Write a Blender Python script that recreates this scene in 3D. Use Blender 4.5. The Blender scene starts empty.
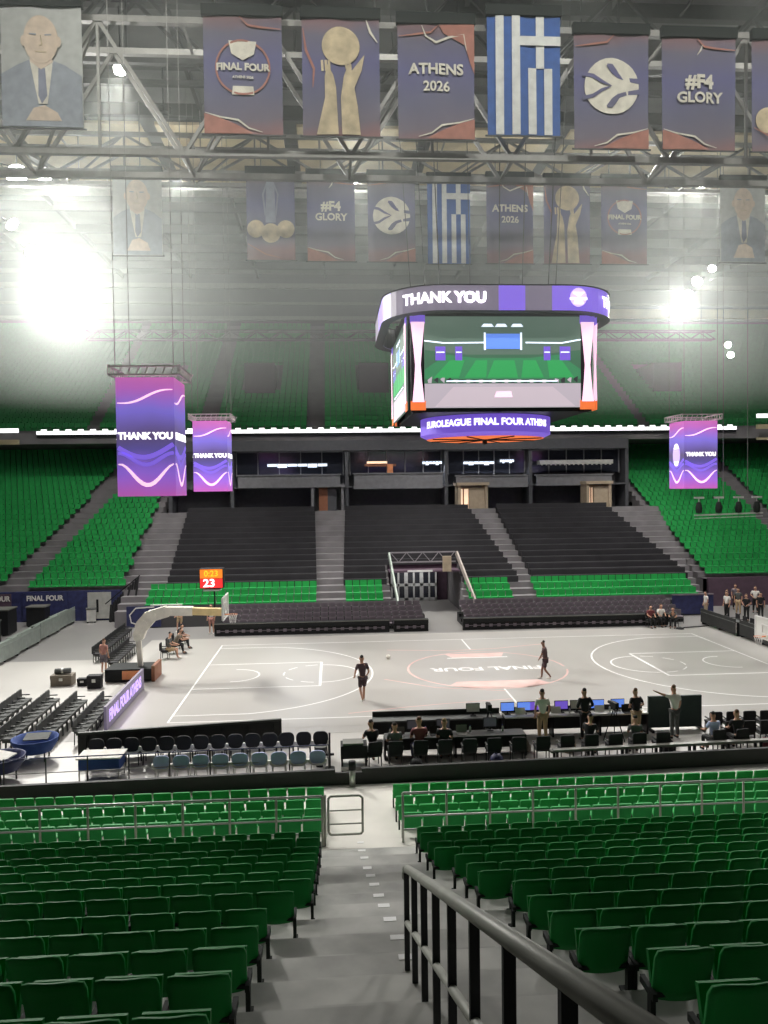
import bpy, math, random
from mathutils import Vector, Matrix, noise
random.seed(7)
PI = math.pi
S = bpy.context.scene
COL = S.collection

# ------------------------------------------------------------------ camera
CAM = Vector((-7.527, -37.742, 8.932)); YAW, PIT, ROL = -0.0667, -0.0289, -0.0126
fw = Vector((-math.sin(YAW)*math.cos(PIT), math.cos(YAW)*math.cos(PIT), math.sin(PIT)))
rt = Vector((math.cos(YAW), math.sin(YAW), 0)); up = rt.cross(fw)
r2 = rt*math.cos(ROL)+up*math.sin(ROL); u2 = -rt*math.sin(ROL)+up*math.cos(ROL)
cd = bpy.data.cameras.new('camera'); cam = bpy.data.objects.new('camera', cd); COL.objects.link(cam)
M = Matrix((r2, u2, -fw)).transposed().to_4x4(); M.translation = CAM; cam.matrix_world = M
cd.sensor_fit = 'VERTICAL'; cd.sensor_height = 24; cd.lens = 24*775/1024; cd.clip_end = 400; cd.clip_start = .05
S.camera = cam

# ------------------------------------------------------------------ world, exposure
W = bpy.data.worlds.new('world'); S.world = W; W.use_nodes = True
W.node_tree.nodes['Background'].inputs[0].default_value = (.55, .6, .6, 1)
W.node_tree.nodes['Background'].inputs[1].default_value = .02
S.view_settings.view_transform = 'Standard'; S.view_settings.look = 'None'
S.view_settings.gamma = 1; S.view_settings.use_curve_mapping = False
S.view_settings.exposure = 0.0
STANDF = 1700.0         # added lamps reaching for the far stands
NEARF = 330.0
SIDEF = 420.0
GLARE_HAZE = 0.0045

# ------------------------------------------------------------------ materials
MATS = {}
def mat(name, col, rough=.6, metal=0, emit=0, var=.12, scale=3.0, ecol=None, bump=0):
    if name in MATS: return MATS[name]
    m = bpy.data.materials.new(name); m.use_nodes = True; MATS[name] = m
    nt = m.node_tree; b = nt.nodes['Principled BSDF']
    b.inputs['Roughness'].default_value = rough; b.inputs['Metallic'].default_value = metal
    c = list(col)+[1]
    if var:
        tc = nt.nodes.new('ShaderNodeTexCoord'); nz = nt.nodes.new('ShaderNodeTexNoise')
        nz.inputs['Scale'].default_value = scale; nz.inputs['Detail'].default_value = 4
        nt.links.new(tc.outputs['Object'], nz.inputs['Vector'])
        r = nt.nodes.new('ShaderNodeValToRGB')
        r.color_ramp.elements[0].position = .3; r.color_ramp.elements[1].position = .7
        r.color_ramp.elements[0].color = [x*(1-var) for x in col]+[1]
        r.color_ramp.elements[1].color = [min(1, x*(1+var)) for x in col]+[1]
        nt.links.new(nz.outputs['Fac'], r.inputs['Fac']); nt.links.new(r.outputs['Color'], b.inputs['Base Color'])
        if bump:
            bp = nt.nodes.new('ShaderNodeBump'); bp.inputs['Strength'].default_value = bump
            nt.links.new(nz.outputs['Fac'], bp.inputs['Height']); nt.links.new(bp.outputs['Normal'], b.inputs['Normal'])
    else: b.inputs['Base Color'].default_value = c
    if emit:
        b.inputs['Emission Color'].default_value = list(ecol or col)+[1]
        b.inputs['Emission Strength'].default_value = emit
    return m
def ramp_mat(name, stops, axis, lo, hi, emit=0, rough=.6, warp=.25, wscale=.6):
    """colour bands along one object axis, edges warped by noise: printed cloth or LED picture"""
    m = bpy.data.materials.new(name); m.use_nodes = True; MATS[name] = m
    nt = m.node_tree; b = nt.nodes['Principled BSDF']; b.inputs['Roughness'].default_value = rough
    tc = nt.nodes.new('ShaderNodeTexCoord'); sx = nt.nodes.new('ShaderNodeSeparateXYZ')
    nt.links.new(tc.outputs['Object'], sx.inputs[0])
    mr = nt.nodes.new('ShaderNodeMapRange'); mr.inputs['From Min'].default_value = lo; mr.inputs['From Max'].default_value = hi
    nt.links.new(sx.outputs[axis], mr.inputs['Value'])
    nz = nt.nodes.new('ShaderNodeTexNoise'); nz.inputs['Scale'].default_value = wscale; nz.inputs['Detail'].default_value = 1
    nt.links.new(tc.outputs['Object'], nz.inputs['Vector'])
    ma = nt.nodes.new('ShaderNodeMath'); ma.operation = 'MULTIPLY_ADD'; ma.inputs[1].default_value = warp*2; 
    nt.links.new(nz.outputs['Fac'], ma.inputs[0]); nt.links.new(mr.outputs['Result'], ma.inputs[2])
    mb = nt.nodes.new('ShaderNodeMath'); mb.operation = 'SUBTRACT'; mb.inputs[1].default_value = warp
    nt.links.new(ma.outputs[0], mb.inputs[0])
    r = nt.nodes.new('ShaderNodeValToRGB'); e = r.color_ramp.elements
    e[0].position = stops[0][0]; e[0].color = list(stops[0][1])+[1]
    e[1].position = stops[-1][0]; e[1].color = list(stops[-1][1])+[1]
    for p, c in stops[1:-1]:
        q = e.new(p); q.color = list(c)+[1]
    nt.links.new(mb.outputs[0], r.inputs['Fac']); nt.links.new(r.outputs['Color'], b.inputs['Base Color'])
    if emit:
        nt.links.new(r.outputs['Color'], b.inputs['Emission Color']); b.inputs['Emission Strength'].default_value = emit
    return m

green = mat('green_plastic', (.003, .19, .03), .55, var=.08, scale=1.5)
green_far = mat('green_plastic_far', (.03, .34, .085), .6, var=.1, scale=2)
dark = mat('black_metal', (.018, .019, .02), .5)
rubber = mat('dark_bracket', (.015, .02, .017), .7)
concrete = mat('concrete_step', (.42, .42, .39), .7, var=.25, scale=1.3)
concrete_d = mat('concrete_far', (.19, .18, .185), .8, var=.15, scale=.8)
slab = mat('grey_slab', (.25, .243, .235), .45, var=.05, scale=.25)
pale = mat('pale_floor_cover', (.46, .445, .415), .45, var=.05, scale=.25)
court_m = mat('court_grey', (.43, .415, .39), .32, var=.04, scale=.2)
line_m = mat('white_line', (.86, .86, .84), .5, var=.03)
pink_m = mat('pink_print', (.72, .50, .46), .5, var=.12, scale=1)
white_m = mat('white_paint', (.75, .75, .73), .5, var=.05)
rail_m = mat('rail_paint', (.38, .39, .34), .5, .1)
railg = mat('rail_grey', (.33, .38, .34), .4, .3)
wallblk = mat('black_board', (.02, .021, .02), .7)
blackcl = mat('black_cover', (.022, .021, .024), .85, var=.25, scale=.9)
chair_far = mat('grey_purple_fabric', (.17, .145, .165), .8, var=.25, scale=2)
chair_blk = mat('black_fabric', (.015, .015, .017), .75)
chair_gry = mat('charcoal_fabric', (.10, .105, .10), .8, var=.2)
chair_blu = mat('pale_blue_shell', (.45, .50, .76), .5)
bluec = mat('blue_cloth', (.03, .07, .25), .8)
skin = mat('skin', (.48, .27, .18), .6)
brown = mat('dark_skin', (.22, .11, .07), .6)
navy = mat('navy_board', (.025, .03, .10), .6, var=.3)
steel = mat('steel_truss', (.20, .20, .18), .5, .3)
steel_d = mat('dark_steel', (.06, .063, .058), .6, .3)
alu = mat('aluminium', (.62, .62, .58), .35, .5)
ceil_m = mat('ceiling_panel', (.17, .175, .165), .85, var=.25, scale=.3)
beige = mat('beige_panel', (.55, .47, .30), .8, var=.2, scale=.4)
wall_m = mat('arena_wall', (.06, .06, .062), .9, var=.2, scale=.3)
suite_m = mat('suite_front', (.16, .16, .17), .7)
suite_d = mat('suite_dark', (.07, .072, .08), .6)
glass_m = mat('dark_glass', (.02, .022, .03), .1)
wood = mat('brown_door', (.26, .10, .05), .6)
tan = mat('tan_wall', (.35, .28, .2), .8)
orange = mat('orange_pad', (.75, .28, .12), .6)
arm_w = mat('cream_padding', (.78, .75, .66), .5)
arm_y = mat('yellow_padding', (.72, .56, .28), .5)
khaki = mat('khaki_cloth', (.45, .33, .19), .8)
whitec = mat('white_cloth', (.75, .73, .68), .8)
redc = mat('maroon_cloth', (.14, .03, .035), .8)
hair = mat('dark_hair', (.02, .015, .012), .7)
hair_b = mat('brown_hair', (.12, .06, .03), .7)
box_m = mat('case_brown', (.20, .17, .13), .7)
plum = mat('plum_wall', (.09, .055, .08), .85)
def em(name, col, s): return mat(name, col, .5, 0, s, var=0)
e_white = em('led_white', (1, .98, 1), 1.6)
e_line = em('led_ribbon', (1, 1, 1), 1.7)
e_pink = em('led_pink', (.95, .62, .80), 1.0)
e_pur = em('led_purple', (.16, .09, .55), .8)
e_grey = em('led_grey', (.13, .11, .16), .7)
e_org = em('led_orange', (.75, .16, .04), .8)
e_red = em('led_red', (.95, .04, .02), 1.1)
e_yel = em('led_yellow', (1, .42, .02), 1.3)
e_blue = em('led_blue', (.12, .25, .8), .9)
e_green = em('led_green', (.03, .27, .08), .9)
e_gdark = em('led_dark_green', (.09, .14, .11), .8)
e_floor = em('led_floor', (.38, .33, .38), .9)
e_blk = em('led_black', (.03, .03, .035), .8)
e_lamp = em('lamp_glow', (1, .99, .94), 60)
e_warm = em('warm_light', (1, .72, .5), .8)
e_lav = em('led_lavender', (.62, .47, .85), .75)
e_cool = em('cool_light', (.75, .85, 1), 1.2)

for _n in ('green_plastic', 'green_plastic_far', 'black_metal', 'dark_bracket'):
    MATS[_n].node_tree.nodes['Principled BSDF'].inputs['Specular IOR Level'].default_value = .18
# ------------------------------------------------------------------ helpers
class MB:
    def __init__(s): s.v = []; s.f = []; s.m = []
    def add(s, vs, fs, mi=0):
        o = len(s.v); s.v += [tuple(v) for v in vs]
        for f in fs: s.f.append(tuple(o+i for i in f)); s.m.append(mi)
        return s
    def box(s, c, d, mi=0, R=None):
        hx, hy, hz = d[0]/2, d[1]/2, d[2]/2; c = Vector(c)
        vs = [Vector((x, y, z)) for x in (-hx, hx) for y in (-hy, hy) for z in (-hz, hz)]
        if R: vs = [R @ v for v in vs]
        return s.add([v+c for v in vs], [(0, 1, 3, 2), (4, 6, 7, 5), (0, 4, 5, 1), (2, 3, 7, 6), (0, 2, 6, 4), (1, 5, 7, 3)], mi)
    def b2(s, a, b, mi=0):
        return s.box([(a[i]+b[i])/2 for i in range(3)], [abs(a[i]-b[i]) for i in range(3)], mi)
    def bar(s, a, b, w, h=None, mi=0):
        a = Vector(a); b = Vector(b); d = b-a; L = d.length; h = h or w
        if L < 1e-6: return s
        z = d/L; x = z.cross(Vector((0, 0, 1)))
        x = x.normalized() if x.length > 1e-4 else Vector((1, 0, 0))
        y = z.cross(x); R = Matrix((x, y, z)).transposed()
        return s.box((a+b)/2, (w, h, L), mi, R)
    def tube(s, a, b, r, n=8, mi=0, r1=None):
        a = Vector(a); b = Vector(b); z = (b-a).normalized(); x = z.cross(Vector((0, 0, 1)))
        x = x.normalized() if x.length > 1e-4 else Vector((1, 0, 0))
        y = z.cross(x); r1 = r if r1 is None else r1
        vs = [a+(x*math.cos(t)+y*math.sin(t))*r for t in [2*PI*i/n for i in range(n)]]
        vs += [b+(x*math.cos(t)+y*math.sin(t))*r1 for t in [2*PI*i/n for i in range(n)]]
        fs = [(i, (i+1) % n, n+(i+1) % n, n+i) for i in range(n)]+[tuple(range(n))[::-1], tuple(range(n, 2*n))]
        return s.add(vs, fs, mi)
    def path(s, pts, r, n=8, mi=0):
        for a, b in zip(pts, pts[1:]): s.tube(a, b, r, n, mi)
        return s
    def lathe(s, prof, c=(0, 0, 0), n=20, mi=0):
        c = Vector(c); k = len(prof); vs = []
        for i in range(n):
            t = 2*PI*i/n
            for r, z in prof: vs.append(c+Vector((r*math.cos(t), r*math.sin(t), z)))
        fs = [(i*k+j, ((i+1) % n)*k+j, ((i+1) % n)*k+j+1, i*k+j+1) for i in range(n) for j in range(k-1)]
        return s.add(vs, fs, mi)
    def poly(s, pts, y, t=.01, mi=0, plane='xz'):
        """flat shape with thickness t; xz: drawn on an upright sheet, t towards -y"""
        n = len(pts)
        if plane == 'xz': vs = [(p[0], y, p[1]) for p in pts]+[(p[0], y-t, p[1]) for p in pts]
        elif plane == 'xy': vs = [(p[0], p[1], y) for p in pts]+[(p[0], p[1], y+t) for p in pts]
        else: vs = [(y, p[0], p[1]) for p in pts]+[(y+t, p[0], p[1]) for p in pts]
        return s.add(vs, [tuple(range(n))[::-1], tuple(range(n, 2*n))]+[(i, (i+1) % n, n+(i+1) % n, n+i) for i in range(n)], mi)
    def stripe(s, pts, w, y, t=.01, mi=0, plane='xz'):
        """a line of width w (or widths list) drawn along 2-D points"""
        n = len(pts); ws = w if isinstance(w, (list, tuple)) else [w]*n
        L = []; Rr = []
        for i, p in enumerate(pts):
            a = pts[max(0, i-1)]; b = pts[min(n-1, i+1)]
            dx, dy = b[0]-a[0], b[1]-a[1]; l = math.hypot(dx, dy) or 1
            L.append((p[0]-dy/l*ws[i]/2, p[1]+dx/l*ws[i]/2)); Rr.append((p[0]+dy/l*ws[i]/2, p[1]-dx/l*ws[i]/2))
        for i in range(n-1): s.poly([L[i], L[i+1], Rr[i+1], Rr[i]], y, t, mi, plane)
        return s
    def mesh(s, name, mats, smooth=False):
        me = bpy.data.meshes.new(name); me.from_pydata(s.v, [], s.f)
        for m in (mats if isinstance(mats, (list, tuple)) else [mats]): me.materials.append(m)
        me.polygons.foreach_set('material_index', s.m)
        if smooth: me.polygons.foreach_set('use_smooth', [True]*len(s.f))
        me.update(); return me
    def build(s, name, mats, parent=None, smooth=False, loc=None, rz=0):
        o = bpy.data.objects.new(name, s.mesh(name, mats, smooth)); COL.objects.link(o)
        if parent: o.parent = parent
        if loc: o.location = loc
        if rz: o.rotation_euler = (0, 0, rz)
        return o
def tag(o, label=None, cat=None, group=None, kind=None):
    if label: o['label'] = label
    if cat: o['category'] = cat
    if group: o['group'] = group
    if kind: o['kind'] = kind
    return o
def thing(name, label, cat, loc=(0, 0, 0), rz=0, group=None):
    o = bpy.data.objects.new(name, None); COL.objects.link(o); o.empty_display_size = .2
    o.location = loc; o.rotation_euler = (0, 0, rz); return tag(o, label, cat, group)
def struct(mb, name, mats): return tag(mb.build(name, mats), kind='structure')
def dup(root, loc, rz=None, label=None, group=None):
    r = root.copy(); COL.objects.link(r); r.location = loc
    if rz is not None: r.rotation_euler = (0, 0, rz)
    if label: r['label'] = label
    if group: r['group'] = group
    for ch in list(root.children):
        c = ch.copy(); COL.objects.link(c); c.parent = r
        for g in ch.children:
            d = g.copy(); COL.objects.link(d); d.parent = c
    return r
def ell(cx, cy, rx, ry, n=24, a0=0, a1=2*PI):
    return [(cx+rx*math.cos(a0+(a1-a0)*i/n), cy+ry*math.sin(a0+(a1-a0)*i/n)) for i in range(n if abs(a1-a0-2*PI) < 1e-6 else n+1)]
def text(s, size, m, name, parent, f, bold=.02, depth=.01, align='CENTER'):
    """lettering turned into a mesh; f maps (x, y, z) of the flat letters to the place"""
    cu = bpy.data.curves.new('t', 'FONT'); cu.body = s; cu.size = size; cu.offset = bold*size; cu.extrude = depth
    cu.align_x = align; cu.align_y = 'CENTER'; cu.resolution_u = 3
    ob = bpy.data.objects.new('t', cu); COL.objects.link(ob)
    me = bpy.data.meshes.new_from_object(ob.evaluated_get(bpy.context.evaluated_depsgraph_get()))
    bpy.data.objects.remove(ob); bpy.data.curves.remove(cu)
    for v in me.vertices:
        p = f(v.co); q = f(Vector((v.co.x, v.co.y, 0)))
        if (p-q).length < 1e-7: p.y -= v.co.z
        v.co = p
    me.name = name; me.materials.clear(); me.materials.append(m)
    o = bpy.data.objects.new(name, me); COL.objects.link(o); o.parent = parent; return o
ORD = ['first', 'second', 'third', 'fourth', 'fifth', 'sixth', 'seventh', 'eighth', 'ninth', 'tenth', 'eleventh', 'twelfth',
       'thirteenth', 'fourteenth', 'fifteenth', 'sixteenth', 'seventeenth', 'eighteenth', 'nineteenth', 'twentieth',
       'twenty-first', 'twenty-second', 'twenty-third', 'twenty-fourth', 'twenty-fifth', 'twenty-sixth', 'twenty-seventh', 'twenty-eighth', 'twenty-ninth', 'thirtieth']

# ================================================================== SETTING
struct(MB().b2((-50, -18.95, -.3), (50, 58, 0)), 'floor', slab)
struct(MB().b2((-50, -46, 35), (50, 62, 35.3)), 'ceiling', ceil_m)
struct(MB().b2((-50, 57, -.3), (50, 57.3, 35)), 'wall_far', wall_m)
struct(MB().b2((-50.3, -46, -.3), (-50, 57, 35)), 'wall_left', wall_m)
struct(MB().b2((50, -46, -.3), (50.3, 57, 35)), 'wall_right', wall_m)
struct(MB().b2((-50, -46.3, -.3), (50, -46, 35)), 'wall_near', wall_m)

struct(MB().b2((-45, -18.9, 0), (45, 4.5, .006)).b2((-18.5, 4.5, 0), (45, 9.7, .006)), 'floor_cover', pale)
# court with its painted lines
c = MB(); c.b2((-17.5, -9.4, 0), (17.5, 9.4, .012))
c.b2((-15.5, -8.6, .012), (15.5, 8.6, .014), 1)
Z = .0145; LW = .07
def cl(pts, w=LW, mi=2): c.stripe(pts, w, Z, .003, mi, 'xy')
for sy in (-1, 1): cl([(-14, 7.5*sy), (14, 7.5*sy)])
for sx in (-1, 1):
    cl([(14*sx, -7.5), (14*sx, 7.5)])
    h = 12.425*sx
    cl([(8.2*sx, -2.45), (8.2*sx, 2.45)], .12)
    for sy in (-1, 1): cl([(14*sx, 2.45*sy), (8.2*sx, 2.45*sy)], .08)
    cl(ell(8.2*sx, 0, 1.8, 1.8, 20, PI/2 if sx > 0 else -PI/2, 3*PI/2 if sx > 0 else PI/2))
    for k in range(5):
        a = (-PI/2 if sx > 0 else PI/2)+k*PI/5+.1
        cl(ell(8.2*sx, 0, 1.8, 1.8, 4, a, a+.36))
    a = math.asin(6.6/6.75); xx = 6.75*math.cos(a)
    cl(ell(h, 0, 6.75, 6.75, 40, PI-a if sx > 0 else -a, PI+a if sx > 0 else a), .08)
    for sy in (-1, 1): cl([(14*sx, 6.6*sy), (h-xx*sx, 6.6*sy)])
    cl(ell(h, 0, 1.25, 1.25, 16, PI/2 if sx > 0 else -PI/2, 3*PI/2 if sx > 0 else PI/2))
cl([(0, -7.5), (0, -3.9)], .09); cl([(0, 4.6), (0, 7.5)], .09)
cl(ell(0, 0, 3.9, 3.9, 40), .10, 3)
c.poly([(-1.9, -2.5), (1.9, -2.5), (2.3, -3.1), (1.4, -3.75), (-1.4, -3.75), (-2.3, -3.1)], Z, .003, 3, 'xy')
c.poly([(-1.3, 2.6), (1.3, 2.6), (1.6, 3.5), (-1.6, 3.5)], Z, .003, 3, 'xy')
cl([(-1.6, 2.5), (1.6, 2.5)], .14)
cl([(-4.6, 5.0), (-1, 4.4), (1.5, 4.7), (4.4, 5.6)], .10, 3); cl([(-5.2, -1.6), (-3, -3.4), (0, -4.3)], .08, 3)
cl([(-7, -7), (-4.8, -6.4), (-2.8, -6.0), (0, -5.6)], .07, 3)
co = struct(c, 'floor_court', [court_m, court_m, line_m, pink_m])
o = text('FINAL FOUR', 1.0, line_m, 'court_lettering', co, lambda v: Vector((-v.x, -v.y, .018+v.z*.2)), .03, .004)

# near bowl: concrete steps, one per row (row 11 is the lowest of the upper block)
TOP = {-3: 6.76, -2: 6.27, -1: 5.78, 0: 5.41, 1: 5.02, 2: 4.64, 3: 4.28, 4: 3.95, 5: 3.60, 6: 3.23, 7: 2.90, 8: 2.56, 9: 2.22, 10: 1.95, 11: 1.64}
RY = {k: CAM.y+5.83+.985*k for k in TOP}; RZ = {k: TOP[k]-.74 for k in TOP}
LOW = [(-16.3, .0), (-17.25, .05), (-18.2, .2), (-19.15, .4)]
b = MB()
for k in sorted(TOP, reverse=True):
    yf = RY[k]+.46; zt = RZ[k]
    b.b2((-27, yf-1.0 if k > -3 else -46, zt-.9), (27, yf, zt))
    pz = RZ[k+1] if k < 11 else .62
    b.b2((-7.75, yf, pz), (-5.75, yf+.32, (pz+zt)/2))
b.b2((-27, -46, -1), (27, -41, RZ[-3]+.3))
struct(b, 'floor_near_terrace', concrete)
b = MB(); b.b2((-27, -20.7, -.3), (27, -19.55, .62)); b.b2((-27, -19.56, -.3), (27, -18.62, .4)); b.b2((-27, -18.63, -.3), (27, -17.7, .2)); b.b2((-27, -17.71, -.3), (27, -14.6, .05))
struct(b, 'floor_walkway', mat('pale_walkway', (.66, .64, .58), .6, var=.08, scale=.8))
d = MB()
for k in range(2, 12):
    y = RY[k]+.42; x = -6.80-.02*(k-2); d.b2((x-.085, y-.10, RZ[k]), (x+.085, y, RZ[k]+.006))
for zz, y in ((.62, -19.65),): d.b2((-7.05, y-.08, zz), (-6.9, y, zz+.006))
tag(d.build('step_marking', line_m), 'white edge marks painted down the middle stairs', 'marking', kind='structure')
# near parapet, built along its slightly slanting line
w = MB()
def wy(x): return -14.32+.0385*(x+5)
for xa, xb in ((-27, -7.55), (-6.75, 27)):
    w.add([(xa, wy(xa), -.2), (xb, wy(xb), -.2), (xb, wy(xb)-.14, -.2), (xa, wy(xa)-.14, -.2), (xa, wy(xa), .5), (xb, wy(xb), .5), (xb, wy(xb)-.14, .5), (xa, wy(xa)-.14, .5)],
          [(0, 1, 2, 3), (4, 7, 6, 5), (0, 4, 5, 1), (2, 6, 7, 3), (1, 5, 6, 2), (0, 3, 7, 4)])
w.b2((-7.56, -14.6, -.2), (-6.74, -14.5, .42))
struct(w, 'wall_parapet', wallblk)

# far terraces
def frow(i): return 14.4+.8*i, 1.05+.0+.385*i*1.0      # y and tread height of telescopic and fixed rows
b = MB()
NR = 17
for i in range(NR):
    y, z = frow(i); a = (-22.0, 20.3)
    if y < 19.5:
        b.b2((-22, y, 0), (-3.55, y+.82, z)); b.b2((1.5 if y < 16.5 else 1.7, y, 0), (18.4+.13*i, y+.82, z))
    elif y < 24.5: b.b2((-22, y, 0), (-3.55, y+.82, z)); b.b2((1.7, y, 0), (18.4+.13*i, y+.82, z)); b.b2((-3.55, y, z-.45), (1.7, y+.82, z))
    else: b.b2((-22, y, 0), (18.4+.13*i, y+.82, z))
b.b2((-22, 14.4+.8*NR, 5), (22, 33, 7.05))
struct(b, 'floor_far_terrace', concrete_d)
b = MB()
for i in range(28):
    y = 18+.85*i; z = 2.0+.405*i
    b.b2((-44, y, z-1.0), (-22.0, y+.87, z)); b.b2((19.9, y, z-1.0), (44, y+.87, z))
b.b2((-44, 41.7, 12), (-22, 57, 12.6)); b.b2((20, 41.7, 12), (44, 57, 12.6))
b.b2((-22.3, 18, 0), (-22.0, 42, 2)); b.b2((19.9, 18, 0), (20.2, 42, 2))
struct(b, 'floor_corner_terrace', concrete_d)
struct(MB().b2((-44, 17.7, 0), (-22.4, 18, 2.1)), 'wall_corner_left', navy)
struct(MB().b2((20.2, 17.7, 0), (44, 18, 2.1)), 'wall_corner_right', plum)
struct(MB().b2((-20.2, 14.1, 0), (-3.6, 14.4, 1.1)).b2((1.6, 14.1, 0), (18.2, 14.4, 1.1)), 'wall_far_front', wall_m)
# upper tier: slab edge, steps and soffit
b = MB()
b.b2((-50, 32.2, 13.3), (50, 33.4, 14.25)); b.b2((-50, 33.2, 13.3), (50, 57, 13.6))
for i in range(28):
    y = 34+.82*i; z = 14.6+.52*i; b.b2((-50, y, z-.9), (50, y+.84, z))
struct(b, 'floor_upper_tier', concrete_d)
b = MB()
for x in (-24.5, -14.5, -3.2, 6.5, 17, 27):
    b.b2((x-1.5, 40, 17), (x+1.5, 45.5, 21.6))
struct(b, 'wall_upper_entrances', plum)

# suites at the back of the far stand
b = MB()
b.b2((-21.5, 33, 7), (19, 33.3, 13.3)); b.b2((-21.5, 30.4, 9.15), (19, 33, 9.3))
for x in (-21.5, -16.2, -6.2, 2.6, 10.2, 19): b.b2((x-.15, 30.5, 7), (x+.15, 33.1, 13.3))
b.b2((-21.5, 30.3, 12.4), (19, 31, 13.3))
struct(b, 'wall_suites', suite_d)
for x0, x1, z0, z1 in ((-15.6, -6.8, 9.2, 10.25), (-5.6, 2.2, 9.0, 10.3), (3.4, 9.8, 9.0, 10.0), (10.6, 17.4, 9.1, 10.0)):
    struct(MB().b2((x0, 29.9, z0), (x1, 30.1, z1)).b2((x0-.1, 29.8, z1), (x1+.1, 30.2, z1+.1)), 'trim_suite_front', suite_m)
for n_, (x0, x1) in enumerate(((-15.9, -6.5), (-5.9, 2.3), (2.9, 9.9), (10.5, 18.6))):
    g = MB().b2((x0, 31.5, 10.3), (x1, 31.55, 12.3))
    for k in range(6): g.b2((x0+(x1-x0)*k/5-.04, 31.4, 10.2), (x0+(x1-x0)*k/5+.04, 31.5, 12.4), 1)
    struct(g, 'window_%d' % (n_+1), [glass_m, suite_m])
sb = MB().b2((10.8, 29.6, 11.0), (17.4, 30.6, 11.35))
for k in range(16): sb.b2((10.9+.41*k, 29.55, 10.9), (11.05+.41*k, 29.6, 11.0))
tag(sb.build('suite_canopy', alu), 'pale slatted canopy over the right-hand suite boxes', 'canopy')
for lab, x0, x1, z in (('cool white light strip in the left suite window', -13.2, -7.9, 11.15), ('pair of cool white light strips in the suite left of centre doorway', .5, 2.3, 11.25),
                       ('cool white light strip in suite under the scoreboard right side', 4.2, 7.0, 11.2), ('short white light strip at right end of middle suite', 7.5, 8.8, 11.35)):
    t = thing('light_strip', lab, 'light', (0, 0, 0))
    MB().b2((x0, 30.9, z+.12), (x1, 31.1, z+.2)).build('housing', suite_m, t)
    n = 6; q = MB()
    for i in range(n): q.b2((x0+(x1-x0)*i/n+.05, 30.85, z-.08-.1*(i % 3 == 1)), (x0+(x1-x0)*(i+1)/n-.02, 31.05, z+.12))
    q.build('tube_row', e_cool, t)
    ld = bpy.data.lights.new('strip_light', 'AREA'); ld.shape = 'RECTANGLE'; ld.size = x1-x0; ld.size_y = .3; ld.energy = 40*(x1-x0); ld.color = (.85, .9, 1)
    lo = bpy.data.objects.new('strip_light', ld); COL.objects.link(lo); lo.parent = t; lo.location = ((x0+x1)/2, 30.8, z-.25); lo.rotation_euler = (-.5, 0, 0)
t = thing('warm_suite_lamp', 'orange and white lamps inside the suite right of the left window', 'lamp')
MB().b2((-4.6, 31.0, 11.0), (-1.8, 31.2, 11.2)).build('bulkhead', wood, t); MB().b2((-4.4, 30.9, 11.25), (-2.6, 31.0, 11.45)).build('bulb_row', e_warm, t)
MB().b2((-2.6, 30.9, 10.3), (-2.1, 31.0, 11.2)).build('bulkhead_post', orange, t)

def doorway(x0, x1, lab, kind, dx):
    t = thing('doorway_block', lab, 'doorway', ((x0+x1)/2, 28.4, 6.9)); w_ = (x1-x0)/2
    MB().b2((-w_, 0, 0), (-w_+.25, 1.8, 2.3)).b2((w_-.25, 0, 0), (w_, 1.8, 2.3)).b2((-w_-.1, -.15, 2.3), (w_+.1, 1.9, 2.55)).b2((-w_, 1.7, 0), (w_, 1.8, 2.3)).build('shell', suite_m if kind == 0 else tan, t)
    if kind == 0: MB().b2((-.75, .5, 0), (-.0, .6, 2.25)).build('door_leaf', wood, t); MB().b2((0, .5, 0), (.75, .6, 2.2)).build('door_leaf', suite_d, t)
    else:
        MB().b2((-w_+.25, .6, .3), (0+dx, .65, 2.0)).build('lit_panel', e_warm, t)
        MB().b2((-w_+.5, .5, .2), (-w_+.6, .6, 2.1)).build('frame_post', wood, t); MB().b2((0+dx, .2, 0), (w_-.2, .5, 2.1)).build('side_wall', tan, t)
doorway(-9.3, -6.5, 'open brown doorway at the top of the left far stairs', 0, 0)
doorway(3.3, 5.9, 'tan doorway with lit panel above the middle far stairs', 1, -.3)
doorway(14.6, 16.8, 'tan doorway with lit panel above the right far stairs', 1, -.4)

# dark covers over the seat rows of the far stand, one per section and block
def cover(xl, xr, i0, i1, lab, hole=None):
    m_ = MB()
    for i in range(i0, i1):
        y, z = frow(i); t = (i-3)/14; a = xl[0]+(xl[1]-xl[0])*t; bb = xr[0]+(xr[1]-xr[0])*t
        segs = [(a, bb)]
        if hole and y < hole[2]: segs = [(a, hole[0]), (hole[1], bb)]
        for p, q in segs:
            m_.b2((p, y+.05, z), (q, y+.5, z+.42)); m_.b2((p, y+.5, z), (q, y+.62, z+.78))
    tag(m_.build('seat_cover', blackcl), lab, 'seat cover', 'black covered seat sections of the far stand')
cover((-19.1, -19.4), (-8.7, -9.0), 3, 16, 'black sheet over the left section of far stand seats')
cover((-6.8, -6.4), (5.7, 3.6), 3, 16, 'black sheet over the middle section of far stand around the tunnel', (-3.75, 1.75, 19.0))
cover((6.8, 6.2), (18.2, 15.4), 3, 16, 'black sheet over the right section of far stand seats')

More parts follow.
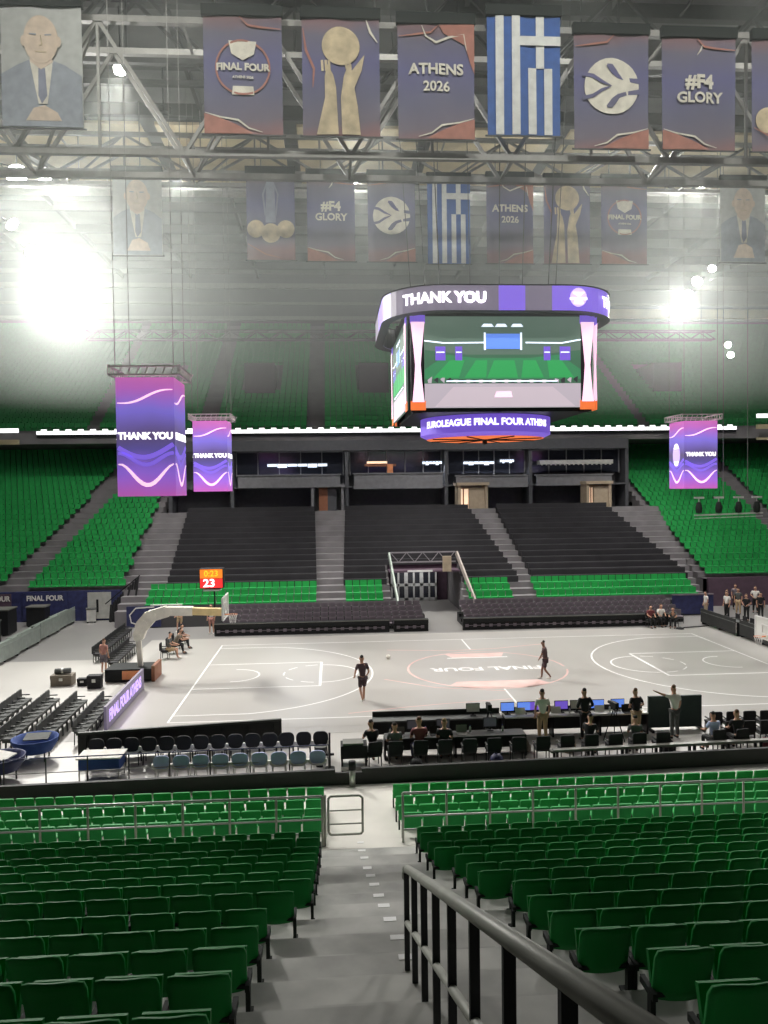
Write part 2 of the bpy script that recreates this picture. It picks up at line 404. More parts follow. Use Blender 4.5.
# tunnel portal in the middle of the far stand
t = thing('tunnel_portal', 'grey framed tunnel mouth with windowed doors in the far stand', 'tunnel', (-1.0, 17.6, 0))
MB().b2((-2.5, 1.8, 3.05), (2.65, 1.88, 3.75)).b2((-2.5, 0, 2.95), (2.65, 1.82, 3.05)).build('platform', plum, t); MB().b2((-2.5, 6.6, 0), (2.65, 6.7, 3.6)).build('back_wall', plum, t)
def pane_door(x):
    q = MB()
    for dx in (-.54, 0, .54): q.b2((x+dx-.07, 5.95, .0), (x+dx+.07, 6.05, 2.9))
    for z in (.16, 1.15, 2.44): q.b2((x-.61, 5.95, z*1.15-.12), (x+.61, 6.05, z*1.15+.1))
    o_ = q.build('door', chair_far if False else mat('door_grey', (.42, .42, .42), .6), t)
    g = MB()
    for dx in (-.27, .27):
        for za, zb in ((.2, 1.22), (1.42, 2.7)): g.b2((x+dx-.21, 5.99, za), (x+dx+.21, 6.01, zb))
    g.build('door_glass', glass_m, o_)
for x in (-1.35, -.12, 1.11): pane_door(x)
q = MB(); q.bar((-2.4, 0, 3.7), (2.3, 0, 3.7), .09); q.bar((-2.4, 0, 4.4), (2.3, 0, 4.4), .09)
for k in range(8): q.bar((-2.4+.58*k, 0, 3.7 if k % 2 else 4.4), (-1.82+.58*k, 0, 4.4 if k % 2 else 3.7), .05)
q.build('truss_beam', mat('mauve_truss', (.24, .22, .24), .6), t)
for s_, x in ((0, -2.5), (1, 2.4)):
    MB().bar((x, .2, 4.3), (x+(.75 if s_ else .35), -3.3, 1.1), .12, .35).build('side_rail', mat('tan_rail', (.38, .33, .30), .6) if s_ else railg, t)
MB().b2((1.35, -.3, 3.0), (1.95, 0, 4.1)).build('flight_case', tan, t)
MB().b2((-1.5, 5.0, 2.98), (.9, 5.15, 3.04)).build('strip_lamp', e_cool, t)
ld = bpy.data.lights.new('strip_lamp_light', 'AREA'); ld.shape = 'RECTANGLE'; ld.size = 3.5; ld.size_y = .3; ld.energy = 55; ld.color = (1, .98, .95)
lo = bpy.data.objects.new('strip_lamp_light', ld); COL.objects.link(lo); lo.parent = t; lo.location = (-.2, 4.6, 2.96); lo.rotation_euler = (.5, 0, 0)
MB().b2((-1.2, -.2, 3.0), (.6, -.1, 3.12)).build('white_shelf', white_m, t)

# ceiling: beams and beige panels
b = MB()
for y in range(-20, 58, 6): b.b2((-50, y-.2, 34.2), (50, y+.2, 35))
for x in range(-48, 50, 8): b.b2((x-.12, -46, 34.5), (x+.12, 57, 35))
struct(b, 'trim_1', steel_d)
b = MB()
for k in range(10): b.b2((-48+9.6*k, 16.5, 33.9), (-39.4+9.6*k, 27, 34.1))
struct(b, 'trim_2', beige)
struct(MB().b2((-45, 48, 27.6), (45, 48.5, 28)).b2((-45, 44, 30), (45, 44.4, 30.5)).b2((-45, 40, 27.4), (45, 40.2, 27.6)), 'trim_3', steel)
struct(MB().b2((12, 45, 27.2), (45, 45.3, 28.2)), 'trim_4', beige)

def truss(name, lab, y, z0, z1, x0, x1, step, r, m_, depth=1.6):
    t = thing(name, lab, 'truss', ((x0+x1)/2, y, z0)); L = (x1-x0)/2; H = z1-z0
    for nm, zz in (('bottom_chord', 0), ('top_chord', H)):
        q = MB()
        for yy in (0, depth): q.bar((-L, yy, zz), (L, yy, zz), r*2.4)
        n = int(2*L/step)
        for k in range(n+1): q.bar((-L+k*step, 0, zz), (-L+k*step, depth, zz), r)
        q.build(nm, m_, t)
    q = MB(); n = int(2*L/step)
    for k in range(n):
        xa = -L+k*step
        for yy in (0, depth): q.bar((xa, yy, 0), (xa+step/2, yy, H), r*1.4); q.bar((xa+step/2, yy, H), (xa+step, yy, 0), r*1.4)
        q.bar((xa+step/2, 0, H), (xa, depth, 0), r); q.bar((xa+step/2, 0, 0), (xa+step/2, 0, H), r)
    q.build('web', m_, t); return t
truss('roof_truss', 'dark roof truss behind the nearer row of banners', -7.0, 22.0, 27.0, -45, 45, 6.4, .10, steel, 2.2)
truss('roof_truss', 'pale roof truss above the farther row of banners', 8.0, 27.3, 29.4, -45, 45, 7.4, .09, steel, 1.8)
truss('roof_truss', 'long thin roof truss far back over the upper tier', 36.0, 23.2, 24.0, -30, 30, 2.4, .05, steel_d, .8)
truss('roof_truss', 'high dark roof truss halfway between both banner rows', 0.5, 29.5, 33.5, -45, 45, 8, .11, steel_d, 2)
# catwalk with lamps
t = thing('catwalk', 'pale lit catwalk under the beige roof panels carrying the flood lamps', 'catwalk', (0, 15, 29.2))
MB().b2((-40, 0, -.25), (40, 1.2, -.1)).build('deck', alu, t)
q = MB(); q.bar((-40, 0, 1.0), (40, 0, 1.0), .07); q.bar((-40, 0, .5), (40, 0, .5), .05)
for k in range(41): q.bar((-40+2*k, 0, -.1), (-40+2*k, 0, 1.0), .05)
q.build('handrail', alu, t)
for k in range(21): MB().bar((-40+4*k, .6, -.1), (-40+4*k, .6, 5.8), .06).build('hanger_rod', steel, t)

# ------------------------------------------------------------------ flood lamps
def flood(loc, aim, size, watts, label, group, lit=True, cone=100):
    t = thing('flood_lamp', label, 'lamp', loc, 0, group)
    d = (Vector(aim)-Vector(loc)).normalized(); R = d.to_track_quat('-Z', 'Y'); t.rotation_mode = 'QUATERNION'; t.rotation_quaternion = R
    s = size
    MB().lathe([(.01, .5*s), (.45*s, .5*s), (s, .05*s), (s, 0), (.93*s, 0), (.9*s, .06*s)], n=20).build('housing', dark, t, True)
    MB().lathe([(.01, .02), (.9*s, .02)], n=20).build('lens', e_lamp, t)
    MB().bar((-s*1.05, 0, .3*s), (-s*1.05, 0, 1.1*s), .05).bar((s*1.05, 0, .3*s), (s*1.05, 0, 1.1*s), .05).bar((-s*1.05, 0, 1.1*s), (s*1.05, 0, 1.1*s), .05).build('bracket', dark, t)
    if loc[2] > 30:
        MB().bar((0, 0, .3*s), R.inverted() @ Vector((0, 0, 34.9-loc[2])), .06).build('hanger', dark, t)
    if watts:
        ld = bpy.data.lights.new('beam', 'SPOT'); ld.energy = watts*10; ld.color = (1, .98, .93)
        ld.spot_size = math.radians(cone); ld.spot_blend = .7; ld.shadow_soft_size = .35
        lo = bpy.data.objects.new('beam', ld); COL.objects.link(lo); lo.parent = t; lo.location = (0, 0, -.1)
    return t
G1 = 'flood lamps along the lit catwalk'
for i, (x, s_) in enumerate(((-27.7, .75), (-25.9, .55), (-24.6, .35), (-23.9, .3), (-17.4, .28), (-5.7, .42), (1.7, .22), (6.8, .25), (16.9, .3), (18.3, .38), (23, .3))):
    flood((x, 14.8, 29.75), (x*.4, -4, 0), s_, SIDEF, 'round flood lamp, %s from the left on the lit catwalk' % ORD[i], G1)
G2 = 'flood lamps down the left roof edge'
for i, (x, y, z, s_) in enumerate(((-25.5, 5.5, 24.9, .4), (-25.6, 8.5, 24.4, .4), (-25.7, 11.4, 23.8, .4), (-25.8, 14.0, 23.2, .5), (-25.8, 17.0, 22.3, 1.05))):
    flood((x, y, z), (-8, -30, 6) if i == 4 else (-2, y*.4-3, 2), s_, SIDEF*(7 if i == 4 else 1), ('glaring flood lamp, lowest of the left roof edge line' if i == 4 else 'flood lamp of left roof edge, %s from the top' % ORD[i]), G2)
G3 = 'flood lamps down the right roof edge'
for i, (x, y, z, s_) in enumerate(((19.6, 16.0, 24.3, .3), (19.6, 18.3, 24.0, .42), (19.8, 20.0, 23.5, .36), (19.8, 22.0, 22.8, .62))):
    flood((x, y, z), (-3, -32, 5) if i == 3 else (0, y*.4-5, 0), s_, SIDEF*(2.5 if i == 3 else .8), ('largest flood lamp, lowest of the right roof edge line' if i == 3 else 'flood lamp of right roof edge, %s from the top' % ORD[i]), G3)
for i, (x, y, z) in enumerate(((25.5, 25, 20.6), (25.2, 24, 19.6))):
    flood((x, y, z), (5, -12, 6), .28, 0, ('upper' if i == 0 else 'lower')+' bare lamp of the small pair at the right wall', 'lamp pair at right')
for i, x in enumerate((-21, -13, -5, 3, 11, 19)):  # added floods, out of view above, to light the court
    flood((x, -6.3, 31.5), (x*.85, 2, 0), .45, NEARF, 'added unseen flood lamp above the near sideline, %s from the left' % ORD[i], 'added flood lamps over near sideline')
for i, x in enumerate((-15, -5, 5, 15)):  # extra floods put in to brighten the far and corner stands
    flood((x*1.15, 9.9, 31.5), (x*1.75, 25, 4), .4, STANDF, 'added flood lamp aimed at the far stand, %s from the left' % ORD[i], 'added flood lamps aimed at the far stand', cone=60)

for i, x in enumerate((-30, -18, -6, 6, 18, 30)):  # hidden uplights added to brighten the beige roof panels
    flood((x, 15.6, 29.6), (x, 21, 34), .22, 60, 'small added upward lamp on the catwalk deck, %s from the left' % ORD[i], 'added upward lamps on the catwalk', cone=150)
for i, x in enumerate((-20, -12, -4, 4, 12, 20)):  # unseen floods added as front fill on the nearer banners
    flood((x, -21, 31.5), (x*.9, 6, 14), .4, 420, 'added unseen flood lamp over the near stand aimed across the court, %s from the left' % ORD[i], 'added flood lamps over the near stand', cone=75)
for i, x in enumerate((-18, -6, 6, 18)):  # added floods that lift the light on near apron and walkway
    flood((x, 3.2, 30.5), (x*.8, -19.4, 0), .35, 3600, 'added flood lamp aimed back at the near apron, %s from the left' % ORD[i], 'added flood lamps aimed at the near apron', cone=34)
# haze volume added to stand in for lens glare around the lamps
hz = MB().b2((-49, -30, 14.0), (49, 56, 34)); ho = hz.build('haze', None) if False else None
if GLARE_HAZE:
    m = bpy.data.materials.new('haze_for_glare'); m.use_nodes = True; nt = m.node_tree; nt.nodes.remove(nt.nodes['Principled BSDF'])
    vs = nt.nodes.new('ShaderNodeVolumeScatter'); vs.inputs['Density'].default_value = GLARE_HAZE; vs.inputs['Anisotropy'].default_value = .55
    vs.inputs['Color'].default_value = (.93, 1, .95, 1)
    nt.links.new(vs.outputs[0], nt.nodes['Material Output'].inputs['Volume'])
    tag(hz.build('haze', m), 'thin grey haze added under the arena roof in place of lens glare', 'haze', kind='stuff')

# LED ribbon
t = thing('led_ribbon', 'thin glowing white ribbon board along the upper tier edge', 'ribbon board', (0, 32, 14.1))
MB().b2((-33.2, .05, -.25), (30.0, .2, .35)).build('backing', dark, t)
MB().b2((-33.2, -.02, 0), (30.0, .05, .3)).build('lit_strip', e_line, t)
q = MB()
for k in range(60): q.b2((-32.8+1.05*k, -.05, .3), (-32.35+1.05*k, .1, .45))
q.build('bump_lights', e_line, t)
for x0, x1, z, lab in ((-44, -34, 14.15, 'left'), (30.9, 42, 15.0, 'right')):
    t = thing('side_board', 'white lit board and pale beam continuing the ribbon at far %s' % lab, 'ribbon board', (0, 30, z))
    MB().b2((x0, 0, 0), (x1, .2, .35)).build('lit_strip', e_line, t); MB().b2((x0, 0, -1.0), (x1, .3, -.6)).build('beam', beige, t)
    MB().b2((x0, 0, -1.7 if lab == 'left' else -2.0), (x1-3, .2, -1.35 if lab == 'left' else -1.8)).build('lower_strip', e_line if lab == 'left' else beige, t)

# ================================================================== SEATS
def seat_meshes():
    # curved back shell, x wide, seen from behind (-y side)
    nx, nz = 8, 6; w_, h_ = .47, .47; sh = MB(); g = []
    def pt(u, v, off):
        x = (u-.5)*w_*(1-.06*(v > .9)-.05*(1-v)); z = .27+v*h_-.03*(abs(2*u-1)**4)*(v > .5)*v
        y = -.10-.11*v+.05*(2*u-1)**2+off-(.02 if v > .85 else 0)
        return (x, y, z)
    for off in (0, .035):
        for j in range(nz+1):
            for i in range(nx+1): g.append(pt(i/nx, j/nz, off))
    N = (nx+1)*(nz+1); F = []
    for j in range(nz):
        for i in range(nx):
            a = j*(nx+1)+i; F += [(a, a+1, a+nx+2, a+nx+1), (N+a, N+a+nx+1, N+a+nx+2, N+a+1)]
    for i in range(nx):
        F += [(i, N+i, N+i+1, i+1)]; a = nz*(nx+1)+i; F += [(a, a+1, N+a+1, N+a)]
    for j in range(nz):
        a = j*(nx+1); F += [(a, a+nx+1, N+a+nx+1, N+a)]; a += nx; F += [(a, N+a, N+a+nx+1, a+nx+1)]
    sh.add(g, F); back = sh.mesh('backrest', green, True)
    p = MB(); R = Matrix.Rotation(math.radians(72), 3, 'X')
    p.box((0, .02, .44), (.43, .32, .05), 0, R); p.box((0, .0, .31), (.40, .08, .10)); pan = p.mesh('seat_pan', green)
    l = MB()
    for x in (-.235, .235):
        l.b2((x-.02, -.10, 0), (x+.02, -.03, .36)); l.b2((x-.02, -.14, .30), (x+.02, .12, .36)); l.b2((x-.03, -.16, 0), (x+.03, .1, .02))
    l.b2((-.235, -.09, .30), (.235, -.05, .34))
    leg = l.mesh('bracket', rubber)
    return back, pan, leg
SB, SP, SL = seat_meshes()
def place_seat(x, y, z, lab, grp):
    t = thing('stadium_seat', lab, 'seat', (x, y, z), 0, grp)
    for nm, me in (('backrest', SB), ('seat_pan', SP), ('bracket', SL)):
        o_ = bpy.data.objects.new(nm, me); COL.objects.link(o_); o_.parent = t
PITCH = .52
LEND = {k: -8.3 for k in range(-3, 4)}; LEND.update({4: -8.05}); LEND.update({k: -7.86 for k in range(5, 12)})
REND = {-3: -5.0, -2: -5.1, -1: -5.2, 0: -5.13, 1: -5.4, 2: -5.38, 3: -5.35, 4: -5.3, 5: -5.57, 6: -5.57, 7: -5.6, 8: -5.82, 9: -5.82, 10: -5.86, 11: -5.82}
cand = []
for k in range(-2, 12):
    d_ = RY[k]-CAM.y
    for sd in (-1, 1):
        n = 0
        while True:
            x = (LEND[k]-PITCH*(n+.5)) if sd < 0 else (REND[k]+PITCH*(n+.5))
            if x < CAM.x-.425*d_-.6 or x > CAM.x+.60*d_+.6: break
            cand.append((d_, k, sd, n, x)); n += 1
cand.sort(key=lambda c_: (c_[0]+abs(c_[4]-CAM.x)*.2))
rest = []
for j, (d_, k, sd, n, x) in enumerate(cand):
    row = 12-k-1
    if j < 300:
        side = 'left' if sd < 0 else 'right'
        rn = ORD[11-k]+' row up from the railing' if k < 11 else 'row just behind the railing'
        lab = ('aisle-end green seat, %s, %s block' % (rn, side)) if n == 0 else ('green seat, %s from stairs, %s, %s block' % (ORD[n], rn, side))
        place_seat(x, RY[k], RZ[k], lab, 'green seats of the near %s block' % side)
    else: rest.append((x, RY[k], RZ[k]))
# every further green seat, far too many to count: near front rows, far strips, corner stands and upper tier
st = MB()
def seat_lo(x, y, z, face=1, fine=False, w=.44):
    # face 1: looks to +y (near side), -1: looks to -y (far side)
    f = face
    if fine:
        R = Matrix.Rotation(math.radians(12)*f, 3, 'X')
        st.box((x, y-.16*f, z+.53), (w, .05, .40), 0, R); st.box((x, y-.205*f, z+.725), (w-.04, .06, .04))
        st.box((x, y+.03*f, z+.40), (w-.03, .36, .05)); st.b2((x-.235, y-.12, z), (x-.20, y-.02, z+.4), 1)
    else:
        st.b2((x-w/2, y-.18*f, z+.34), (x+w/2, y-.24*f, z+.78)); st.b2((x-w/2, y-.2*f, z+.34), (x+w/2, y+.2*f, z+.42))
for x, y, z in rest: seat_lo(x, y, z, 1, True)
for y, z in LOW:
    x = -8.1
    while x > CAM.x-.43*(y-CAM.y)-1.0: seat_lo(x, y, z, 1, True, .47); x -= PITCH
    x = -5.72
    while x < CAM.x+.61*(y-CAM.y)+1.0: seat_lo(x, y, z, 1, True, .47); x += PITCH
for i in range(3):
    y, z = frow(i)
    for x0, x1 in ((-20.1, -8.6), (-6.7, -3.75), (1.75, 5.2), (6.5, 17.9)):
        x = x0+.25
        while x < x1-.2: seat_lo(x, y+.4, z, -1, False, .46); x += .52
def corner(xa, xb, i):
    y = 18+.85*i; z = 2.0+.405*i; x = xa+.3
    while x < xb-.2: seat_lo(x, y+.45, z, -1, False, .45); x += .52
for i in range(28):
    ax = -30.0+.16*i
    corner(ax+.9, -22.3, i); corner(-30.0-.5*27*.0-.34*i-.6-3.2 if i > 2 else -34, ax-.9, i)
    bx = 28.5-.0*i
    corner(20.3, bx+.06*i, i); corner(bx+.06*i+1.4, 33+.45*i, i)
for i in range(27):
    y = 34+.82*i; z = 14.6+.52*i; lo = -48; hi = 48; x = lo
    while x < hi:
        if not any(abs(x-a) < .7 for a in (-29, -19, -9, 2, 12, 22)) and not (39.8 < y < 45.6 and any(abs(x-a) < 1.8 for a in (-24.5, -14.5, -3.2, 6.5, 17, 27))):
            st.b2((x-.24, y+.4, z), (x+.24, y+.48, z+.75)); st.b2((x-.24, y+.1, z+.3), (x+.24, y+.4, z+.38))
        x += .55
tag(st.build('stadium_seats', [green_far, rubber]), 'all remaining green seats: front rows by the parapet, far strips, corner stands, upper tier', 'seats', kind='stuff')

# ================================================================== RAILINGS of the near stand
def railing(name, lab, x0, x1, y, z0, posts, mt, bars=(1.17, .62, .30)):
    t = thing(name, lab, 'railing', (x0, y, z0)); L = x1-x0
    q = MB(); q.tube((0, 0, bars[0]), (L, 0, bars[0]), .032); q.build('top_rail', mt, t, True)
    for zz in bars[1:]: MB().tube((0, 0, zz), (L, 0, zz), .024).build('lower_rail', mt, t, True)
    for i in range(posts):
        x = L*i/(posts-1); MB().tube((x, 0, 0), (x, 0, bars[0]), .028).build('post', rail_m, t, True)
    return t
railing('railing', 'grey green cross-aisle railing across the left near block', -17.5, -7.86, -19.78, .62, 10, railg)
railing('railing', 'grey green cross-aisle railing across the right near block', -5.97, 7.5, -19.78, .62, 14, railg)
t = thing('barrier_gate', 'small square grey barrier gate between railing and stairs', 'gate', (-7.72, -19.78, .62))
q = MB().path([(0, 0, .32), (.05, 0, .25), (.75, 0, .25), (.8, 0, .3), (.8, 0, 1.1), (.74, 0, 1.16), (.05, 0, 1.16), (0, 0, 1.1), (0, 0, .32)], .028)
q.build('frame', rail_m, t, True)
for zz in (.5, .82): MB().tube((0, 0, zz), (.8, 0, zz), .018).build('crossbar', rail_m, t, True)
MB().tube((-.08, 0, 0), (-.08, 0, 1.2), .03).build('post', rail_m, t, True)
t = thing('parapet_post', 'pale round post with black cap in the parapet gap', 'post', (-7.04, -14.7, 0))
MB().tube((0, 0, 0), (0, 0, .55), .09, 14).build('tube', alu, t, True); MB().tube((0, 0, .55), (0, 0, .80), .11, 14).build('cap', dark, t, True)
# big stair handrail near the camera
t = thing('stair_handrail', 'thick grey handrail running down beside the near stairs', 'handrail', (-6.81, 0, 0))
def hz_(y): return 4.94-(y+29.7)*.43
q = MB().path([(0, -36.9, hz_(-36.9)), (0, -29.95, hz_(-29.95)), (0, -29.78, hz_(-29.8)-.02), (0, -29.7, hz_(-29.7)-.1)], .042, 12); q.build('top_rail', rail_m, t, True)
MB().path([(0, -36.9, hz_(-36.9)-.58), (0, -29.75, hz_(-29.75)-.58)], .03, 10).build('mid_rail', rail_m, t, True)
for dd in (7.95, 7.15, 6.35, 5.58, 4.8, 4.0, 3.18, 2.35, 1.55):
    y = CAM.y+dd; k = max(-3, min(11, int(math.floor((dd-5.83-.46)/.985))+1))
    MB().b2((-.027, y-.02, RZ[k]), (.027, y+.02, hz_(y)-.02)).build('post', dark, t)

# ================================================================== SCOREBOARD CUBE
cx, cy = 0.0, 0.0
cube = thing('scoreboard', 'big hanging scoreboard with curved top ring and four screens', 'scoreboard', (cx, cy, 0))
HW, CR = 5.15, 2.6
def ring_pt(s):
    """rounded square, s in metres of arc from the middle of the front (-y) side, + to the right"""
    st_ = HW-CR; arc = PI/2*CR; per = 4*(2*st_+arc); s = s % per
    if s > per/2: s -= per
    q_ = round(s/(per/4)); r = s-q_*per/4
    if abs(r) <= st_: x, y = r, -HW
    else:
        a = (abs(r)-st_)/CR; x = math.copysign(st_+CR*math.sin(a), r); y = -st_-CR*math.cos(a)
    A = q_*PI/2; return x*math.cos(A)-y*math.sin(A), x*math.sin(A)+y*math.cos(A)
PER = 4*(2*(HW-CR)+PI/2*CR); n = 96
ZR0, ZR1 = 16.45, 17.5
q = MB()
for i in range(n):
    s0, s1 = PER*i/n-PER/2, PER*(i+1)/n-PER/2; a = ring_pt(s0); b_ = ring_pt(s1+1e-4); m_ = (s0+s1)/2
    mi = 1 if (-.2 < m_ < .7 or m_ > 2.1 and m_ < 5.4 or -9 < m_ < -5.3 or m_ > 12) else 0
    q.add([(a[0], a[1], ZR0), (b_[0], b_[1], ZR0), (b_[0], b_[1], ZR1), (a[0], a[1], ZR1)], [(0, 1, 2, 3)], mi)
q.build('top_ring', [e_grey, e_pur], cube)
q = MB()
for i in range(n):
    a = ring_pt(PER*i/n-PER/2); b_ = ring_pt(PER*(i+1)/n-PER/2+1e-4); k_ = .93
    for z in (ZR0-.04, ZR1+.04): q.add([(a[0]*1.01, a[1]*1.01, z), (b_[0]*1.01, b_[1]*1.01, z), (b_[0]*k_, b_[1]*k_, z), (a[0]*k_, a[1]*k_, z)], [(0, 1, 2, 3)])
    q.add([(a[0]*k_, a[1]*k_, ZR0), (b_[0]*k_, b_[1]*k_, ZR0), (b_[0]*k_, b_[1]*k_, ZR1), (a[0]*k_, a[1]*k_, ZR1)], [(3, 2, 1, 0)])
q.build('ring_housing', dark, cube)
def on_ring(s0, z0):
    def f(v):
        a = ring_pt(s0+v.x); return Vector((a[0]*1.006, a[1]*1.006-abs(v.z), z0+v.y))
    return f
text('THANK YOU', .62, e_white, 'ring_lettering', cube, on_ring(-2.72, 16.97), .035)
text('THANK YOU', .62, e_white, 'ring_lettering', cube, on_ring(6.3, 16.97), .035)
q = MB()
for pts in (ell(3.05, 17.0, .36, .40, 20),): q.poly([(p[0], p[1]) for p in pts], -5.17, .02)
q.build('ring_emblem', e_lav, cube)
MB().poly([(2.8, 17.2), (3.3, 17.2), (3.05, 17.02)], -5.2, .01).poly([(2.85, 16.72), (3.25, 16.72), (3.2, 16.85), (2.9, 16.85)], -5.2, .01).build('ring_emblem', e_white, cube)
text('FINAL FOUR', .14, e_white, 'ring_lettering', cube, lambda v: Vector((3.05+v.x, -5.21, 16.93+v.y)), .02, .004)
# frame
q = MB()
for sx in (-1, 1):
    for sy in (-1, 1): q.b2((sx*3.75-.25, sy*3.75-.25, 12.3), (sx*3.75+.25, sy*3.75+.25, 17.6))
q.b2((-4, -4, 16.4), (4, 4, 17.3)); q.b2((-3.9, -3.9, 12.3), (3.9, 3.9, 12.42)); q.b2((-3.6, -3.6, 12.3), (3.6, 3.6, 16.4))
q.build('frame', dark, cube)
q = MB()
for a in range(8):
    q.bar((3.5*math.cos(a*PI/4), 3.5*math.sin(a*PI/4), 17.4), (4.5*math.cos(a*PI/4), 4.5*math.sin(a*PI/4), 33.5), .035)
q.build('hanging_cable', steel_d, cube)
# screens: the picture they show, four sides
def screen(ang):
    ca, sa = math.cos(ang), math.sin(ang)
    o_ = bpy.data.objects.new('screen', MB().b2((-3.45, -4.2, 12.45), (3.45, -4.1, 16.4)).mesh('screen', e_gdark)); COL.objects.link(o_); o_.parent = cube; o_.rotation_euler = (0, 0, ang)
    y = -4.2; P = MB()
    P.poly([(-3.45, 14.95), (-1.6, 14.75), (1.6, 14.75), (3.45, 14.95), (3.45, 13.5), (-3.45, 13.5)], y, .005, 0)
    P.poly([(-3.45, 13.7), (-3.45, 14.1), (-2.5, 14.75), (-1.2, 14.6), (1.2, 14.6), (2.5, 14.75), (3.45, 14.1), (3.45, 13.7)], y-.003, .004, 8)
    for a, b_, sl in ((-2.9, -1.9, .5), (-1.6, -.75, .25), (-.65, .6, 0), (.8, 1.7, -.25), (2.0, 3.0, -.5)): P.poly([(a+.25+sl*.6, 14.5), (b_-.1+sl*.6, 14.5), (b_+.05-sl*.2, 13.75), (a-.05-sl*.2, 13.75)], y-.008, .006, 1)
    for k in range(24): P.poly([(-3.3+.28*k, 13.52+.1*(k % 3)*(abs(k-12) > 7)), (-3.15+.28*k, 13.52), (-3.12+.28*k, 13.66+.15*(abs(k-12) > 8)), (-3.32+.28*k, 13.66)], y-.009, .004, 9 if k % 2 else 2)
    P.poly([(-3.45, 13.5), (3.45, 13.5), (3.45, 12.45), (-3.45, 12.45)], y, .005, 2)
    P.poly([(-2.2, 13.35), (2.2, 13.35), (3.2, 12.5), (-3.0, 12.5)], y-.004, .006, 3)
    P.stripe([(-2.5, 13.6), (2.4, 13.6)], .06, y-.01, .006, 5)
    P.stripe([(-3.45, 15.35), (-2.6, 15.25), (-.8, 15.27)], .06, y-.01, .006, 5); P.stripe([(1.0, 15.27), (2.6, 15.25), (3.45, 15.4)], .06, y-.01, .006, 5)
    P.poly([(-.75, 15.0), (.75, 15.0), (.75, 15.65), (-.75, 15.65)], y-.01, .006, 4)
    for sx in (-.8, .8): P.stripe([(sx, 14.95), (sx, 15.7)], .08, y-.016, .006, 5)
    for sx in (-.7, -.1, .6): P.poly([(sx-.25, 15.95), (sx+.3, 15.95), (sx+.2, 16.08), (sx-.15, 16.08)], y-.01, .006, 5 if sx else 4)
    for sx, w_ in ((-2.75, .22), (-1.95, .15), (1.95, .15), (2.75, .24)): P.poly([(sx-w_, 14.5), (sx+w_, 14.5), (sx+w_, 15.1), (sx-w_, 15.1)], y-.01, .006, 6); P.stripe([(sx-w_*.8, 14.85), (sx+w_*.8, 14.85)], .05, y-.018, .004, 5)
    P.poly([(-.4, 12.9), (.4, 12.9), (.35, 13.15), (-.3, 13.15)], y-.01, .006, 7)
    p_ = P.build('screen_picture', [em('p_dg', (.045, .12, .07), .8), e_green, e_floor, em('p_court', (.45, .38, .43), .9), e_blue, e_cool, e_pur, e_pink, em('p_mg', (.04, .19, .085), .8), e_blk], o_)
for k in range(4): screen(k*PI/2)
for k in range(4):
    for s_ in (-1, 1):
        a = s_*3.74; Q = MB()
        Q.poly([(a-.30, 16.15), (a+.30, 16.15), (a+.18, 15), (a+.12, 14.3), (a+.17, 13.6), (a+.27, 12.7), (a-.25, 12.7), (a-.16, 13.6), (a-.12, 14.3), (a-.18, 15)], -4.24, .02, 0)
        Q.poly([(a-.33, 12.35), (a+.33, 12.35), (a+.33, 12.75), (a-.33, 12.75)], -4.2, .03, 1)
        Q.poly([(a-.33, 16.1), (a+.33, 16.1), (a+.33, 16.45), (a-.33, 16.45)], -4.2, .03, 2)
        o_ = Q.build('corner_display', [e_pink, e_org, e_pur], cube, rz=k*PI/2)
# lower ring
q = MB(); R0 = 3.15; n = 64
for i in range(n):
    a, b_ = 2*PI*i/n, 2*PI*(i+1)/n
    A = (R0*math.cos(a), R0*math.sin(a)); B = (R0*math.cos(b_), R0*math.sin(b_))
    q.add([(*A, 11.5), (*B, 11.5), (*B, 12.35), (*A, 12.35)], [(0, 1, 2, 3)], 0)
    q.add([(*A, 12.35), (*B, 12.35), (B[0]*.9, B[1]*.9, 12.4), (A[0]*.9, A[1]*.9, 12.4)], [(0, 1, 2, 3)], 1)
    q.add([(*A, 11.5), (*B, 11.5), (B[0]*.9, B[1]*.9, 11.35), (A[0]*.9, A[1]*.9, 11.35)], [(3, 2, 1, 0)], 0)
q.build('lower_ring', [e_pur, dark], cube)
q = MB(); q.lathe([(.01, 11.33), (2.85, 11.33)], n=48)
q.build('underside_panel', e_org, cube)
q = MB()
for k in range(8): q.bar((0, 0, 11.3), (2.8*math.cos(k*PI/4+.3), 2.8*math.sin(k*PI/4+.3), 11.3), .05)
q.tube((0, 0, 11.1), (0, 0, 11.35), .12); q.build('underside_ribs', dark, cube)
for a0 in (-PI/2-.15, PI/2):
    text('EUROLEAGUE FINAL FOUR ATHENS', .42, e_white, 'ring_lettering', cube, lambda v, a0=a0: Vector(((R0+.03)*math.cos(a0+v.x/R0), (R0+.03)*math.sin(a0+v.x/R0), 11.93+v.y)), .03, .005)

